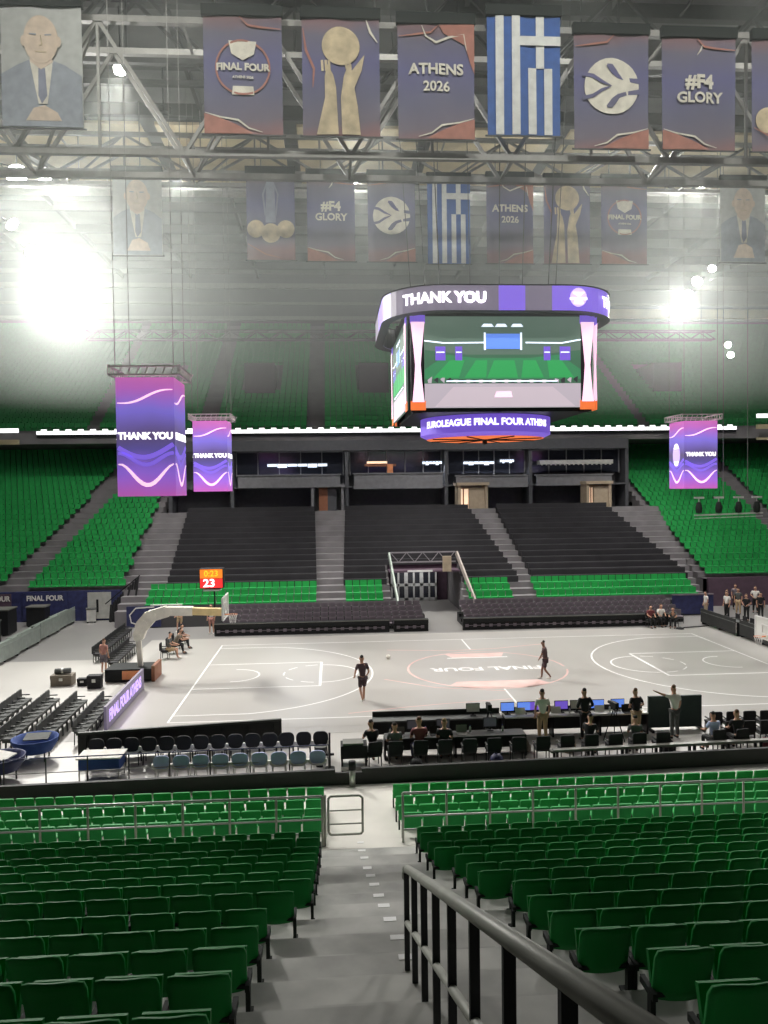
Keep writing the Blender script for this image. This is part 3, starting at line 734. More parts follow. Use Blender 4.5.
# ================================================================== HANGING LED TOWERS
led_tower = ramp_mat('led_tower_picture', [(0, (.45, .10, .42)), (.2, (.26, .12, .62)), (.38, (.10, .08, .30)), (.5, (.10, .07, .16)), (.72, (.20, .15, .62)), (.9, (.42, .12, .45)), (1, (.50, .13, .40))], 'Z', 0, 4.3, .75, .5, .05, .8)
def tower(x, y, z, w_, lab, left_logo=False):
    t = thing('led_tower', lab, 'screen', (x, y, z), 0, 'hanging purple screen boxes'); H = 4.25; h = w_/2
    MB().b2((-h, -h, 0), (h, h, H)).build('screen_box', led_tower, t)
    def curve(fa, z0, amp, n=14, sgn=1): return [(-h*.95+2*h*.95*i/n, z0+amp*fa(i/n)) for i in range(n+1)]
    for side in range(4):
        q = MB(); y_ = -h-.005
        q.stripe(curve(lambda u: .15+.5*u-.1*math.sin(u*6), 3.2, .9), [.03+.05*math.sin(PI*i/14) for i in range(15)], y_, .01, 0); q.build('light_wave', e_pink, t, rz=side*PI/2); q = MB()
        q.stripe(curve(lambda u: -math.sin(min(1, max(0, (u-.05)/.95))*PI)**1.6, 1.15, .75), [.04+.10*math.sin(PI*i/14) for i in range(15)], y_, .01, 0); q.build('light_wave', e_pink, t, rz=side*PI/2); q = MB()
        q.stripe(curve(lambda u: -.5*math.sin(u*PI*1.1), 1.75, .7), .16, y_, .006, 1); q.stripe(curve(lambda u: -.6*math.sin(u*PI)**2, 1.55, .7), .12, y_, .006, 1)
        q.build('light_wave', [e_pink, em('led_violet', (.22, .13, .75), .8)], t, rz=side*PI/2)
        if left_logo and side == 3:
            q = MB(); q.poly(ell(0, 2.15, .5, .75, 20), -h-.012, .01, 0); q.poly([(-.35, 2.55), (.35, 2.55), (.15, 2.85), (-.15, 2.85)], -h-.02, .01, 1); q.poly([(-.3, 1.75), (.3, 1.75), (.2, 1.5), (-.2, 1.5)], -h-.02, .01, 1)
            q.build('emblem', [e_lav, e_white], t, rz=side*PI/2)
        elif side % 2 == 0 or left_logo:
            o2 = text('THANK YOU', .33, e_white, 'lettering', t, lambda v: Vector((v.x, -h-.02+v.z*.2, 2.15+v.y)), .05); o2.rotation_euler = (0, 0, side*PI/2)
        else:
            o2 = text('FINAL FOUR', .33, e_white, 'lettering', t, lambda v: Vector((v.x, -h-.02, 2.15+v.y)), .05); o2.rotation_euler = (0, 0, side*PI/2)
    q = MB()
    for zz in (H+.1, H+.4):
        for sx in (-1, 1): q.bar((-h-.25, sx*h, zz), (h+.25, sx*h, zz), .06); q.bar((sx*(h+.2), -h-.2, zz), (sx*(h+.2), h+.2, zz), .06)
    for k in range(9):
        u = -h-.2+(2*h+.4)*k/8
        for sx in (-1, 1): q.bar((u, sx*h, H+.1), (u+.13, sx*h, H+.4), .035); q.bar((sx*(h+.2), u, H+.1), (sx*(h+.2), u, H+.4), .035)
    q.build('truss_frame', alu, t)
    q = MB()
    for sx in (-1, 1):
        for sy in (-1, 1): q.bar((sx*h, sy*h, H+.4), (sx*h, sy*h, 33-z), .025)
    q.build('hanging_wire', steel, t)
tower(-14.15, -8.4, 8.8, 2.05, 'large purple thank-you screen box hanging at the left')
tower(-14.8, 10.6, 8.95, 2.05, 'smaller purple screen box just right of the large left one')
tower(15.6, 10.6, 8.75, 2.15, 'purple screen box with emblem hanging on the right', True)

# hanging speaker truss at right
t = thing('hanging_fixture_bar', 'pale hanging truss bar with four dark fixtures at right', 'lighting bar', (17.6, 10, 7.0))
q = MB(); q.bar((-2.2, 0, .05), (2.3, 0, .15), .09); q.bar((-2.2, 0, -.15), (2.3, 0, -.05), .05); q.build('bar', alu, t)
for k, x in enumerate((-1.9, -.6, .7, 1.9)):
    MB().lathe([(.01, .9), (.14, .85), (.22, .5), (.18, .2), (.01, .15)], (x, 0, 0), 10).build('fixture', rubber, t, True)
    MB().b2((x-.3, -.1, 1.1), (x+.3, .1, 1.22)).bar((x, 0, .85), (x, 0, 1.1), .05).build('clamp', alu, t)
MB().bar((-.3, 0, 1.2), (-.3, 0, 22), .03).bar((1.3, 0, 1.2), (1.3, 0, 22), .03).build('hanging_wire', steel, t)
# ================================================================== BANNERS
ban_cloth = ramp_mat('banner_cloth', [(0, (.24, .13, .13)), (.12, (.15, .13, .16)), (.35, (.12, .12, .18)), (.65, (.11, .11, .22)), (.9, (.13, .125, .17)), (1, (.20, .12, .12))], 'Z', -4.4, 0, 0, .85, .14, .45)
ban_orange = mat('banner_orange', (.36, .16, .12), .85); ban_white = mat('banner_white', (.62, .60, .50), .85); ban_grey = mat('banner_grey', (.42, .44, .41), .85, var=.1)
flag_blue = mat('flag_blue', (.045, .11, .32), .85); flag_white = mat('flag_white', (.62, .64, .60), .85)
suit = mat('print_suit', (.27, .30, .33), .85); faceprint = mat('print_face', (.58, .48, .37), .85); cream = mat('print_cream', (.50, .42, .27), .85, var=.25, scale=2)
silver = mat('print_silver', (.22, .24, .30), .85)
def fold(x, z): return .03*math.sin(x*3.1+.4*z)+.006*math.sin(x*7.7+z)
def drape(mb_, name, mats, t):
    o_ = mb_.build(name, mats, t)
    for v in o_.data.vertices: v.co.y += fold(v.co.x, v.co.z)
    return o_
def banner(x, y, ztop, H, kind, lab, grp, W_=2.95):
    t = thing('hanging_banner', lab, 'banner', (x, y, ztop), 0, grp); h = W_/2
    q = MB(); nx, nz = 24, 12
    g = [(-h+W_*i/nx, yy, -H+H*j/nz) for yy in (0, .02) for j in range(nz+1) for i in range(nx+1)]; N = (nx+1)*(nz+1)
    F = []
    for j in range(nz):
        for i in range(nx):
            a = j*(nx+1)+i; F += [(a, a+1, a+nx+2, a+nx+1), (N+a, N+a+nx+1, N+a+nx+2, N+a+1)]
    q.add(g, F); cm = {'flag': flag_blue, 'man': ban_grey}.get(kind, ban_cloth)
    o_ = drape(q, 'cloth', cm, t); o_.data.polygons.foreach_set('use_smooth', [True]*len(o_.data.polygons))
    MB().b2((-h-.05, -.12, -.02), (h+.05, .12, .38)).build('top_sleeve', rubber, t)
    MB().bar((-h-.1, 0, -H-.03), (h+.1, 0, -H-.03), .05).build('bottom_bar', steel_d, t)
    Y = -.045; P = MB(); ms = [ban_white, ban_orange, ban_cloth, faceprint, suit, cream, silver, navy]
    def curv(pts, w0=.04, mi=1):
        n = len(pts); P.stripe(pts, [w0*(.4+math.sin(PI*i/(n-1))) for i in range(n)], Y-.012, .01, mi)
    def swoosh(v=0):
        m_ = -1 if v else 1
        P.poly([(-h*m_, -H), (-h*m_, -H+.75), (-h*.6*m_, -H+.6), (-h*.2*m_, -H+.35), (.35*m_, -H+.02), (.3*m_, -H)], Y-.004, .006, 1)
        curv([(-h*m_*.98, -H+.78), (-h*.6*m_, -H+.63), (-.2*m_, -H+.5), (.2*m_, -H+.2), (.7*m_, -H+.08)], .05, 0)
        curv([(-.1*m_, -.05), (.2*m_, -.35), (.7*m_, -.42), (h*m_*.97, -.5)], .06, 1)
    def circ(z, r, mi=0, x0=0, off=.012): P.poly(ell(x0, z, r, r, 28), Y-off, .01, mi)
    if kind == 'logo':
        swoosh(); P.stripe(ell(0, -H*.44, 1.0, 1.0, 36)+[(1.0, -H*.44)], .07, Y-.01, .01, 1)
        P.poly([(-.52, -H*.44+.98), (.52, -H*.44+.98), (.42, -H*.44+.5), (0, -H*.44+.25), (-.42, -H*.44+.5)], Y-.014, .01, 0)
        P.poly([(-.38, -H*.44-.7), (.38, -H*.44-.7), (.42, -H*.44-1.02), (-.42, -H*.44-1.02)], Y-.014, .01, 0)
        text('FINAL FOUR', .36, ban_white, 'lettering', t, lambda v: Vector((v.x, Y-.03+fold(v.x, -2), -H*.44+v.y)), .04)
        text('ATHENS 2026', .13, ban_white, 'lettering', t, lambda v: Vector((v.x, Y-.03+fold(v.x, -2), -H*.44-.38+v.y)), .03)
    elif kind == 'athens':
        swoosh(1); P.poly([(h, 0), (h, -1.9), (h-.15, -1.5), (h-.35, -.8), (.3, -.35), (.1, 0)], Y-.004, .006, 1); curv([(-.55, -.1), (-.4, -.5), (0, -.72), (.5, -.5), (h-.4, -.4), (h-.3, -1.0)], .06, 0)
        text('ATHENS', .56, ban_white, 'lettering', t, lambda v: Vector((v.x, Y-.03+fold(v.x, -2), -1.75+v.y)), .03)
        text('2026', .52, ban_white, 'lettering', t, lambda v: Vector((v.x, Y-.03+fold(v.x, -2), -2.40+v.y)), .02)
    elif kind == 'glory':
        swoosh(); curv([(-.1, -.7), (.05, -.5), (.15, -.25)], .05, 0)
        text('#F4', .72, ban_white, 'lettering', t, lambda v: Vector((v.x, Y-.03+fold(v.x, -2), -1.75+v.y)), .04)
        text('GLORY', .56, ban_white, 'lettering', t, lambda v: Vector((v.x, Y-.03+fold(v.x, -2), -2.36+v.y)), .03)
    elif kind == 'ball':
        swoosh(1); zc = -H*.46; circ(zc, 1.08)
        for s_ in (-1, 1):
            P.stripe([(-.20, zc+.80*s_), (-.06, zc+.74*s_), (.08, zc+.56*s_), (.26, zc+.38*s_), (.6, zc+.26*s_), (1.12, zc+.20*s_)], [.10, .24, .24, .16, .14, .20], Y-.03, .01, 2)
            P.stripe([(-1.14, zc+.46*s_), (-.75, zc+.38*s_), (-.4, zc+.16*s_), (-.02, zc)], [.16, .14, .12, .02], Y-.03, .01, 2)
    elif kind == 'trophy':
        curv([(-h+.05, -.4), (-h+.15, -1.2), (-h+.45, -1.9), (-h+.4, -2.6)], .07, 1); curv([(h-.5, -.05), (h-.35, -.5), (h-.08, -.9)], .07, 0)
        circ(-1.05, .72, 5)
        P.poly([(-.95, -H+.03), (-.62, -3.0), (-.62, -2.2), (-.52, -1.75), (-.3, -2.15), (-.2, -2.6), (-.12, -H+.03)], Y-.02, .01, 5)
        P.poly([(.02, -H+.03), (-.02, -3.0), (.1, -2.2), (.28, -1.72), (.42, -1.95), (.9, -1.35), (.78, -1.95), (.5, -2.6), (.62, -3.3), (.72, -H+.03)], Y-.02, .01, 5)
        for a in (-.72, -.58, -.46): P.stripe([(a+.02, -2.0), (a, -1.6)], .09, Y-.02, .01, 5)
        for a in (.22, .36): P.stripe([(a, -1.9), (a-.03, -1.6)], .09, Y-.02, .01, 5)
    elif kind == 'cup':
        P.poly([(-.22, -.5), (.22, -.5), (.3, -2.8), (-.3, -2.8)], Y-.01, .01, 6); P.stripe([(-.2, -.6), (-.42, -1.2), (-.3, -2.4)], .1, Y-.02, .01, 6); P.stripe([(.2, -.6), (.42, -1.2), (.3, -2.4)], .1, Y-.02, .01, 6)
        for a in (-.85, .85): circ(-3.15, .5, 5, a)
        circ(-3.4, .55, 5, 0, .02); curv([(-h+.05, -H+.9), (-.3, -H+.3), (.6, -H+.1)], .06, 1)
    elif kind == 'ball2':
        curv([(-h+.05, -2.6), (-.6, -3.0), (.3, -3.5)], .07, 1); circ(-1.1, .75, 5); P.poly([(-.75, -H+.03), (-.25, -2.6), (-.3, -1.9), (.35, -1.9), (.25, -2.6), (.75, -H+.03)], Y-.01, .01, 5); P.stripe([(0, -1.9), (0, -H+.05)], .06, Y-.03, .01, 7)
    elif kind == 'flag':
        s = W_/9
        for k in (1, 3): P.poly([(-h+k*s, -.02), (-h+(k+1)*s, -.02), (-h+(k+1)*s, -H+.02), (-h+k*s, -H+.02)], Y, .01, 0)
        for k in (5, 7): P.poly([(-h+k*s, -2.0), (-h+(k+1)*s, -2.0), (-h+(k+1)*s, -H+.02), (-h+k*s, -H+.02)], Y, .01, 0)
        P.poly([(-h+6*s, -.02), (-h+7*s, -.02), (-h+7*s, -2.0), (-h+6*s, -2.0)], Y-.002, .01, 0); P.poly([(-h+4*s, -.8), (h, -.8), (h, -1.15), (-h+4*s, -1.15)], Y-.004, .01, 0)
        ms[0] = flag_white
    elif kind == 'man':
        P.poly([(-h+.02, -H+.03), (-h+.02, -2.5), (-.85, -2.15), (-.45, -2.0), (.45, -2.0), (.85, -2.15), (h-.02, -2.55), (h-.02, -H+.03)], Y-.004, .008, 4)
        P.poly([(-.42, -2.0), (.42, -2.0), (.2, -3.6), (-.12, -3.6)], Y-.012, .008, 0); P.poly([(-.1, -2.3), (.14, -2.3), (.2, -3.3), (0, -3.6), (-.12, -3.3)], Y-.02, .008, 6)
        P.poly([(-.38, -1.5), (.38, -1.5), (.4, -2.05), (0, -2.35), (-.4, -2.05)], Y-.02, .008, 3)
        P.poly(ell(0, -1.25, .62, .88, 28), Y-.028, .008, 3)
        for s_ in (-1, 1): P.poly(ell(.63*s_, -1.3, .1, .2, 10), Y-.02, .008, 3); P.stripe([(.15*s_, -1.08), (.4*s_, -1.06)], .05, Y-.04, .006, 4)
        P.stripe([(0, -1.1), (.05, -1.45), (-.06, -1.47)], .04, Y-.04, .006, 5); P.stripe([(-.2, -1.7), (.2, -1.7)], .04, Y-.04, .006, 5)
        P.poly([(-.6, -H+.25), (-.3, -3.75), (.1, -3.65), (.55, -3.9), (.7, -H+.25)], Y-.02, .008, 3)
    drape(P, 'print', ms, t)
GN, GF = 'banners of the nearer row', 'banners of the farther row'
for k_, x, zt, h_, lab in (('man', -18.05, 27.0, 4.45, 'large pale banner with a portrait of a person in a suit'), ('logo', -10.65, 26.85, 4.4, 'purple event emblem banner, second in the nearer row'),
        ('trophy', -6.95, 26.85, 4.4, 'nearer-row banner showing two arms raising a ball'), ('athens', -3.3, 26.75, 4.35, 'nearer-row purple banner reading ATHENS 2026'),
        ('flag', .12, 27.15, 4.55, 'large blue and white striped flag in the nearer row'), ('ball', 3.58, 26.55, 4.4, 'nearer-row banner with white curved-line ball mark'),
        ('glory', 7.1, 26.5, 4.35, 'nearer-row banner reading F4 GLORY in cream letters'), ('cup', 10.75, 26.5, 4.35, 'nearer-row banner cut by the right edge of the photo')):
    banner(x, -7.7, zt, h_, k_, lab, GN, 2.85 if k_ == 'flag' else 2.95)
for k_, x, zt, h_, lab in (('man', -18.3, 27.0, 4.6, 'hazy pale banner at left of the farther row'), ('cup', -10.8, 27.1, 4.9, 'farther-row dark banner with pale trophy and balls'),
        ('glory', -7.35, 27.0, 4.85, 'farther-row dark banner reading F4 GLORY'), ('ball', -3.85, 27.0, 4.85, 'farther-row banner with ball mark beside the small flag'),
        ('flag', -.5, 26.9, 4.85, 'smaller blue and white flag of the farther row'), ('athens', 3.1, 27.0, 4.9, 'farther-row dark banner reading ATHENS 2026'),
        ('trophy', 6.5, 26.95, 4.85, 'farther-row banner of two arms raising a ball'), ('logo', 9.95, 26.95, 4.85, 'farther-row dark banner with the event emblem'), ('man', 17.2, 27, 4.75, 'far right banner with a standing person in a suit')):
    banner(x, 7.5, zt, h_, k_, lab, GF, 2.5 if k_ == 'flag' else 2.75)
# ================================================================== CHAIRS ON THE ARENA FLOOR
def rounded(w_, h_, r, z0, n=5):
    pts = []
    for cx_, cz, a0 in ((w_/2-r, z0+r, -PI/2), (w_/2-r, z0+h_-r, 0), (-w_/2+r, z0+h_-r, PI/2), (-w_/2+r, z0+r, PI)):
        pts += [(cx_+r*math.cos(a0+PI/2*i/n), cz+r*math.sin(a0+PI/2*i/n)) for i in range(n+1)]
    return pts
def make_chair(name, lab, fab, rim, legm, grp, arms=False):
    t = thing(name, lab, 'chair', (0, 0, -50), 0, grp)
    MB().poly(rounded(.50, .46, .17, .48), -.17, .05).build('backrest', fab, t)
    q = MB(); q.stripe([(-.27, .64), (-.24, .52), (-.14, .44), (.14, .44), (.24, .52), (.27, .64)], .07, -.15, .1); q.build('back_rim', rim, t)
    MB().box((0, .03, .44), (.44, .42, .05)).box((0, .03, .475), (.40, .38, .03)).build('seat', fab, t)
    for sx in (-1, 1):
        for sy in (-1, 1): MB().bar((sx*.19, sy*.15+.02, .43), (sx*.21, sy*.21+.02, 0), .03).build('leg', legm, t)
    return t
ch1 = make_chair('courtside_chair', 'x', chair_blk, whitec, dark, 'black chairs behind the near sideline board')
used = False
for i in range(14):
    x = -15.3+.56*i; lab = 'black round-backed chair with pale rim, %s from the left in the near sideline row' % ORD[i]
    if i == 0: ch1.location = (x, -11.95, 0); ch1['label'] = lab
    else: dup(ch1, (x, -11.95+.0*i, 0), 0, lab)
ZS = .86
ch2 = make_chair('plastic_chair', 'x', chair_blu, whitec, alu, 'pale blue chairs behind the black row')
for i in range(9):
    x = -12.9+.6*i; lab = 'pale blue plastic chair, %s from the left behind the black chair row' % ORD[i]
    if i == 0: ch2.location = (x, -13.45, 0); ch2.scale = (1, 1, ZS); ch2['label'] = lab
    else: dup(ch2, (x, -13.45, 0), 0, lab)
# rows behind the left baseline, facing the court
def floor_chair(mat_, name='floor_chair'):
    q = MB(); q.poly(rounded(.46, .40, .05, .47, 2), -.19, .05, 0); q.b2((-.22, -.18, .42), (.22, .22, .49), 0); q.b2((-.2, -.12, .34), (.2, .16, .42), 1)
    for sx in (-1, 1):
        for sy in (-.16, .18): q.bar((sx*.2, sy, .42), (sx*.2, sy*1.1, 0), .03, .03, 1)
        q.b2((sx*.235-.02, -.19, .6), (sx*.235+.02, .12, .64), 1)
    return q.mesh(name, [mat_, steel_d])
FCm = floor_chair(chair_gry); FCb = floor_chair(chair_blk); FCp = floor_chair(chair_far)
def put_chair(me, x, y, z, rz, lab, grp):
    o_ = bpy.data.objects.new('floor_chair', me); COL.objects.link(o_); o_.location = (x, y, z); o_.rotation_euler = (0, 0, rz); tag(o_, lab, 'chair', grp)
for r, (x, y0, n_) in enumerate(((-16.6, -9.6, 8), (-17.7, -10.0, 9), (-18.9, -10.2, 10), (-20.1, -10.0, 10), (-21.4, -9.6, 9), (-22.7, -9.0, 9))):
    for k in range(n_):
        put_chair(FCm, x-.02*k, y0+.54*k, 0, -PI/2, 'charcoal chair behind left baseline, %s from near end, %s row from the lavender board' % (ORD[k], ORD[r]), 'charcoal chairs behind the left baseline')
for r, (x, y0, n_) in enumerate(((-18.6, 1.7, 9), (-20.0, 3.9, 14))):
    for k in range(n_):
        put_chair(FCb, x-.02*k, y0+.54*k, 0, -PI/2, 'black chair %s from the near end, %s row beyond the left basket' % (ORD[k], ('inner', 'outer')[r]), 'black chairs beyond the left basket')
for k in range(4):
    put_chair(FCb, -16.6+.05*k, 4.3+1.35*k, 0, -PI/2, 'black chair under the left basket arm, %s from the near end' % ORD[k], 'chairs under the basket arm')
# far sideline rows
for s_, (xa, n_, nm) in enumerate(((-14.25, 25, 'left'), (1.15, 28, 'right'))):
    for r in range(4):
        y, z = 11.15+.82*r, .0+.2*r
        for k in range(n_):
            put_chair(FCp, xa+.51*k, y, z, PI, 'grey purple chair %s from left, %s row up, %s far sideline block' % (ORD[k], ORD[r], nm), 'grey purple chairs of the far sideline')
    tag(MB().b2((xa-.35, 11.55, 0), (xa+.51*n_, 12.4, .2)).b2((xa-.35, 12.4, 0), (xa+.51*n_, 13.2, .4)).b2((xa-.35, 13.2, 0), (xa+.51*n_, 14.05, .6)).build('chair_riser', dark), 'low black riser under the %s far sideline chairs' % nm, 'riser')
for i, (xa, xb, lab) in enumerate(((-14.9, -4.05, 'long black courtside board before left far chairs'), (-3.75, -1.6, 'short black courtside board left of the tunnel walkway'), (.6, 13.9, 'long black courtside board before right far chairs'))):
    t = thing('courtside_board', lab, 'board', (xa, 10.4, 0)); L = xb-xa
    MB().b2((0, 0, .52), (L, .35, .78)).b2((0, .1, 0), (L, .3, .5)).build('panel', dark, t)
    MB().b2((0, -.02, .74), (L, 0, .78)).build('top_edge', steel, t)
    q = MB()
    for k in range(int(L/.51)): q.b2((.15+.51*k, .05, .2), (.36+.51*k, .1, .38))
    q.b2((.15, .08, .27), (.15+.51*(int(L/.51)-1), .1, .31)); q.build('vent_row', chair_far, t)

# near sideline board, table, thin railing and pole
t = thing('sideline_board', 'long black advertising board seen from behind near left sideline', 'board', (-16.1, -11.5, 0)); a = math.atan2(.85, 6.6); t.rotation_euler = (0, 0, a)
MB().b2((0, 0, .1), (6.75, .08, .92)).build('panel', wallblk, t); MB().b2((0, -.02, .88), (6.75, .1, .95)).build('top_edge', steel_d, t)
for k in range(8): MB().bar((.3+.88*k, -.02, .8), (.3+.88*k, -.4, 0), .04).build('stand', dark, t)
t = thing('folding_table', 'white topped table with blue cloth behind the near chairs', 'table', (-14.85, -13.1, 0))
MB().b2((-.68, -.42, .72), (.68, .42, .76)).build('tabletop', whitec, t); MB().b2((-.62, -.36, .35), (.62, .36, .715)).build('blue_cloth', bluec, t)
for sx in (-.6, .6):
    for sy in (-.34, .34): MB().bar((sx, sy, .4), (sx, sy, 0), .035).build('leg', alu, t)
t = thing('thin_railing', 'thin blue grey railing along the parapet at left', 'railing', (-17.5, -13.95, 0)); a = .0385; t.rotation_euler = (0, 0, a)
MB().tube((0, 0, .95), (9.75, 0, .95), .02).build('top_rail', navy, t); MB().tube((0, 0, .5), (9.75, 0, .5), .014).build('lower_rail', steel, t)
for k in range(9): MB().tube((1.22*k, 0, 0), (1.22*k, 0, .97), .022).build('post', steel_d, t)
t = thing('black_pole', 'thin black upright pole at the end of near chair row', 'pole', (-7.72, -13.0, 0)); MB().tube((0, 0, .02), (0, 0, 1.15), .03).build('shaft', dark, t); MB().tube((0, 0, 0), (0, 0, .03), .16, 12).build('foot', dark, t); MB().b2((-.14, -.04, .42), (.14, .04, .48)).build('crosspiece', dark, t)
t = thing('waste_bin', 'small black bin at the right end of pale blue chairs', 'bin', (-8.02, -12.75, 0)); MB().lathe([(.01, 0), (.16, 0), (.19, .62), (.15, .62), (.13, .05)], n=14).build('body', dark, t, True); MB().tube((0, 0, .60), (0, 0, .64), .2, 14).build('rim', steel_d, t)
t = thing('printer_stand', 'dark boxy cabinet on a stand beside the parapet gap', 'cabinet', (-6.95, -13.2, 0))
MB().b2((-.42, -.3, .45), (.42, .3, .85)).build('cabinet_box', dark, t); MB().b2((-.35, -.25, .86), (.3, .25, .92)).build('lid', steel, t); MB().b2((-.42, -.3, .08), (.42, .3, .2)).build('shelf', alu, t)
for sx in (-.38, .38): MB().b2((sx-.03, -.28, 0), (sx+.03, .28, .45)).build('leg', dark, t)
t = thing('lavender_board', 'long lavender lit advertising board at the left baseline', 'board', (-16.05, -8.4, 0)); t.rotation_euler = (0, 0, .02)
MB().b2((-.1, 0, .05), (0, 6.3, .95)).build('panel', e_grey, t)
text('FINAL FOUR ATHENS', .62, e_lav, 'lettering', t, lambda v: Vector((.02, 3.0+v.x*.9, .5+v.y)), .05)
for k in range(6): MB().bar((-.1, .3+1.1*k, .6), (-.45, .3+1.1*k, 0), .04).build('stand', dark, t)
for k, (x, y, w_, h_, lab) in enumerate(((-20.2, -.8, .95, .5, 'brown equipment case on the floor at left'), (-19.2, -1.1, .45, .35, 'small dark case right of the brown case'), (-18.5, -1.6, .6, .6, 'black case beside the left basket base'))):
    t = thing('equipment_case', lab, 'case', (x, y, 0)); m_ = (box_m, dark, chair_blk)[k]
    MB().b2((-w_/2, -w_/3, 0), (w_/2, w_/3, h_*.62)).build('body', m_, t); MB().b2((-w_/2-.01, -w_/3-.01, h_*.64), (w_/2+.01, w_/3+.01, h_)).build('lid', m_, t)
    MB().b2((-.08, -w_/3-.03, h_*.5), (.08, -w_/3-.01, h_*.75)).build('latch', alu, t)
t = thing('rolled_mat', 'dark roll lying on top of the brown case', 'roll', (-20.2, -.8, .5)); MB().tube((-.35, 0, .13), (.35, 0, .16), .13, 12).build('roll', chair_gry, t, True); MB().tube((-.05, 0, .14), (.05, 0, .145), .14, 12).build('strap', alu, t)
for k in range(2):
    t = thing('blue_cart', ('blue curved trolley with pale tray at lower left', 'dark trolley heaped with blue sheet at lower left corner')[k], 'cart', ((-17.6, -18.0)[k], (-11.2, -13.0)[k], 0), (.1, -.5)[k])
    t.scale = (.72, .72, .8)
    MB().lathe([(.02, .35), (.75, .4), (1.0, .75), (1.05, .95), (.98, .95), (.7, .45)], n=18).build('tub', (bluec, navy)[k], t, True)
    MB().box((.1, 0, .98), (1.1, .7, .05), 0, Matrix.Rotation(.15, 3, 'X')).build('tray', (chair_gry, whitec)[k], t)
    for sx in (-.5, .5):
        for sy in (-.4, .4): MB().tube((sx, sy, 0), (sx, sy, .4), .035).build('leg', steel_d, t)

# ------------------------------------------------------------------ baskets
def basket(name, lab, x, z_rim, sgn, full=True):
    t = thing(name, lab, 'basketball hoop', (x, 0, 0)); s = sgn; zr = z_rim
    bx = 0.37*-s
    MB().b2((min(bx, bx-.04*s), -.9, zr-.15), (max(bx, bx-.04*s), .9, zr+.90)).build('backboard', mat('clear_board', (.72, .72, .68), .25, var=0), t)
    q = MB()
    for a_, b_ in (((-.92, -.16), (.92, -.16)), ((-.92, .92), (.92, .92)), ((-.92, -.16), (-.92, .92)), ((.92, -.16), (.92, .92)), ((-.3, .12), (.3, .12)), ((-.3, .57), (.3, .57)), ((-.3, .12), (-.3, .57)), ((.3, .12), (.3, .57))):
        q.bar((bx+.03*s, a_[0], zr+a_[1]), (bx+.03*s, b_[0], zr+b_[1]), .05)
    q.build('board_frame', white_m, t)
    q = MB(); pts = [(0.225*math.cos(u)*1+.0, .225*math.sin(u), zr) for u in [2*PI*i/20 for i in range(21)]]; q.path(pts, .012, 6); q.bar((bx, 0, zr), (-.2*s, 0, zr), .1, .05); q.build('rim', orange, t)
    q = MB()
    for i in range(12):
        u = 2*PI*i/12; v = u+PI/12
        q.bar((.22*math.cos(u), .22*math.sin(u), zr), (.16*math.cos(v), .16*math.sin(v), zr-.2), .012); q.bar((.16*math.cos(v), .16*math.sin(v), zr-.2), (.13*math.cos(u), .13*math.sin(u), zr-.42), .012)
        q.bar((.22*math.cos(u), .22*math.sin(u), zr), (.16*math.cos(u-PI/12), .16*math.sin(u-PI/12), zr-.2), .012)
    q.build('net', white_m, t)
    if not full:
        MB().bar((bx, 0, zr+.1), (bx+2.6, 0, zr-.2), .28, .3).build('arm', arm_w, t); MB().b2((bx+2.4, -.5, 0), (bx+4.2, .5, .5)).build('base', dark, t); MB().bar((bx+2.7, 0, .4), (bx+2.6, 0, zr-.1), .22).build('post', arm_w, t); return t
    MB().bar((-.45, 0, zr+.12), (-2.4, 0, zr+.22), .36, .34).build('yellow_arm_pad', arm_y, t)
    q = MB()
    pts = [(-1.9, zr+.2), (-3.1, zr+.22), (-3.9, zr-.0), (-4.3, zr-.45), (-4.5, zr-1.0)]; ws = [.36, .46, .60, .66, .40]
    for i in range(4):
        q.bar((pts[i][0], 0, pts[i][1]), (pts[i+1][0], 0, pts[i+1][1]), .40, (ws[i]+ws[i+1])/2)
        q.tube((pts[i+1][0], -.215, pts[i+1][1]), (pts[i+1][0], .215, pts[i+1][1]), ws[i+1]*.47, 14)
    q.build('arm_padding', arm_w, t, False)
    MB().bar((-4.5, 0, zr-1.0), (-4.42, 0, .45), .22).build('post', arm_w, t)
    MB().b2((-5.9, -.75, .06), (-3.75, .75, .62)).build('base', dark, t)
    MB().b2((-5.1, -.80, .15), (-4.3, -.75, .55)).build('front_sign', orange, t)
    MB().b2((-3.75, -.75, .0), (-3.6, .75, .75)).build('end_pad', wood, t)
    for sx in (-5.6, -4.0):
        for sy in (-.5, .5): MB().tube((sx, sy-.04, .06), (sx, sy+.04, .06), .06, 10).build('wheel', rubber, t)
    MB().bar((-3.9, 0, zr+.52), (-2.4, 0, zr+.52), .06).bar((-3.4, 0, zr+.2), (-3.4, 0, zr+.52), .06).build('camera_bar', white_m, t)
    return t
basket('basketball_hoop', 'left basketball hoop with cream padded arm and black base', -12.4, 3.0, 1)
basket('basketball_hoop', 'right basketball hoop cut by the right photo edge', 13.95, 1.25, -1, False)
t = thing('shot_clock', 'red lit shot clock reading 23 above the left hoop', 'shot clock', (-13.35, 0, 3.25))
MB().b2((-.56, -.28, 1.05), (.56, .28, 2.0)).build('case', dark, t); MB().bar((.1, 0, .1), (.1, 0, 1.05), .07).build('pole', dark, t); MB().b2((-.4, -.25, .92), (.4, .25, 1.0)).build('lower_light', alu, t)
MB().b2((-.53, -.30, 1.08), (.53, -.28, 1.52)).build('red_face', em('clock_red', (.8, .03, .03), .8), t); MB().b2((-.53, -.30, 1.54), (.53, -.28, 1.97)).build('amber_face', em('clock_amber', (.85, .22, .02), .8), t)
text('23', .52, e_white, 'digits', t, lambda v: Vector((-.1+v.x*1.1, -.33, 1.30+v.y)), .02)
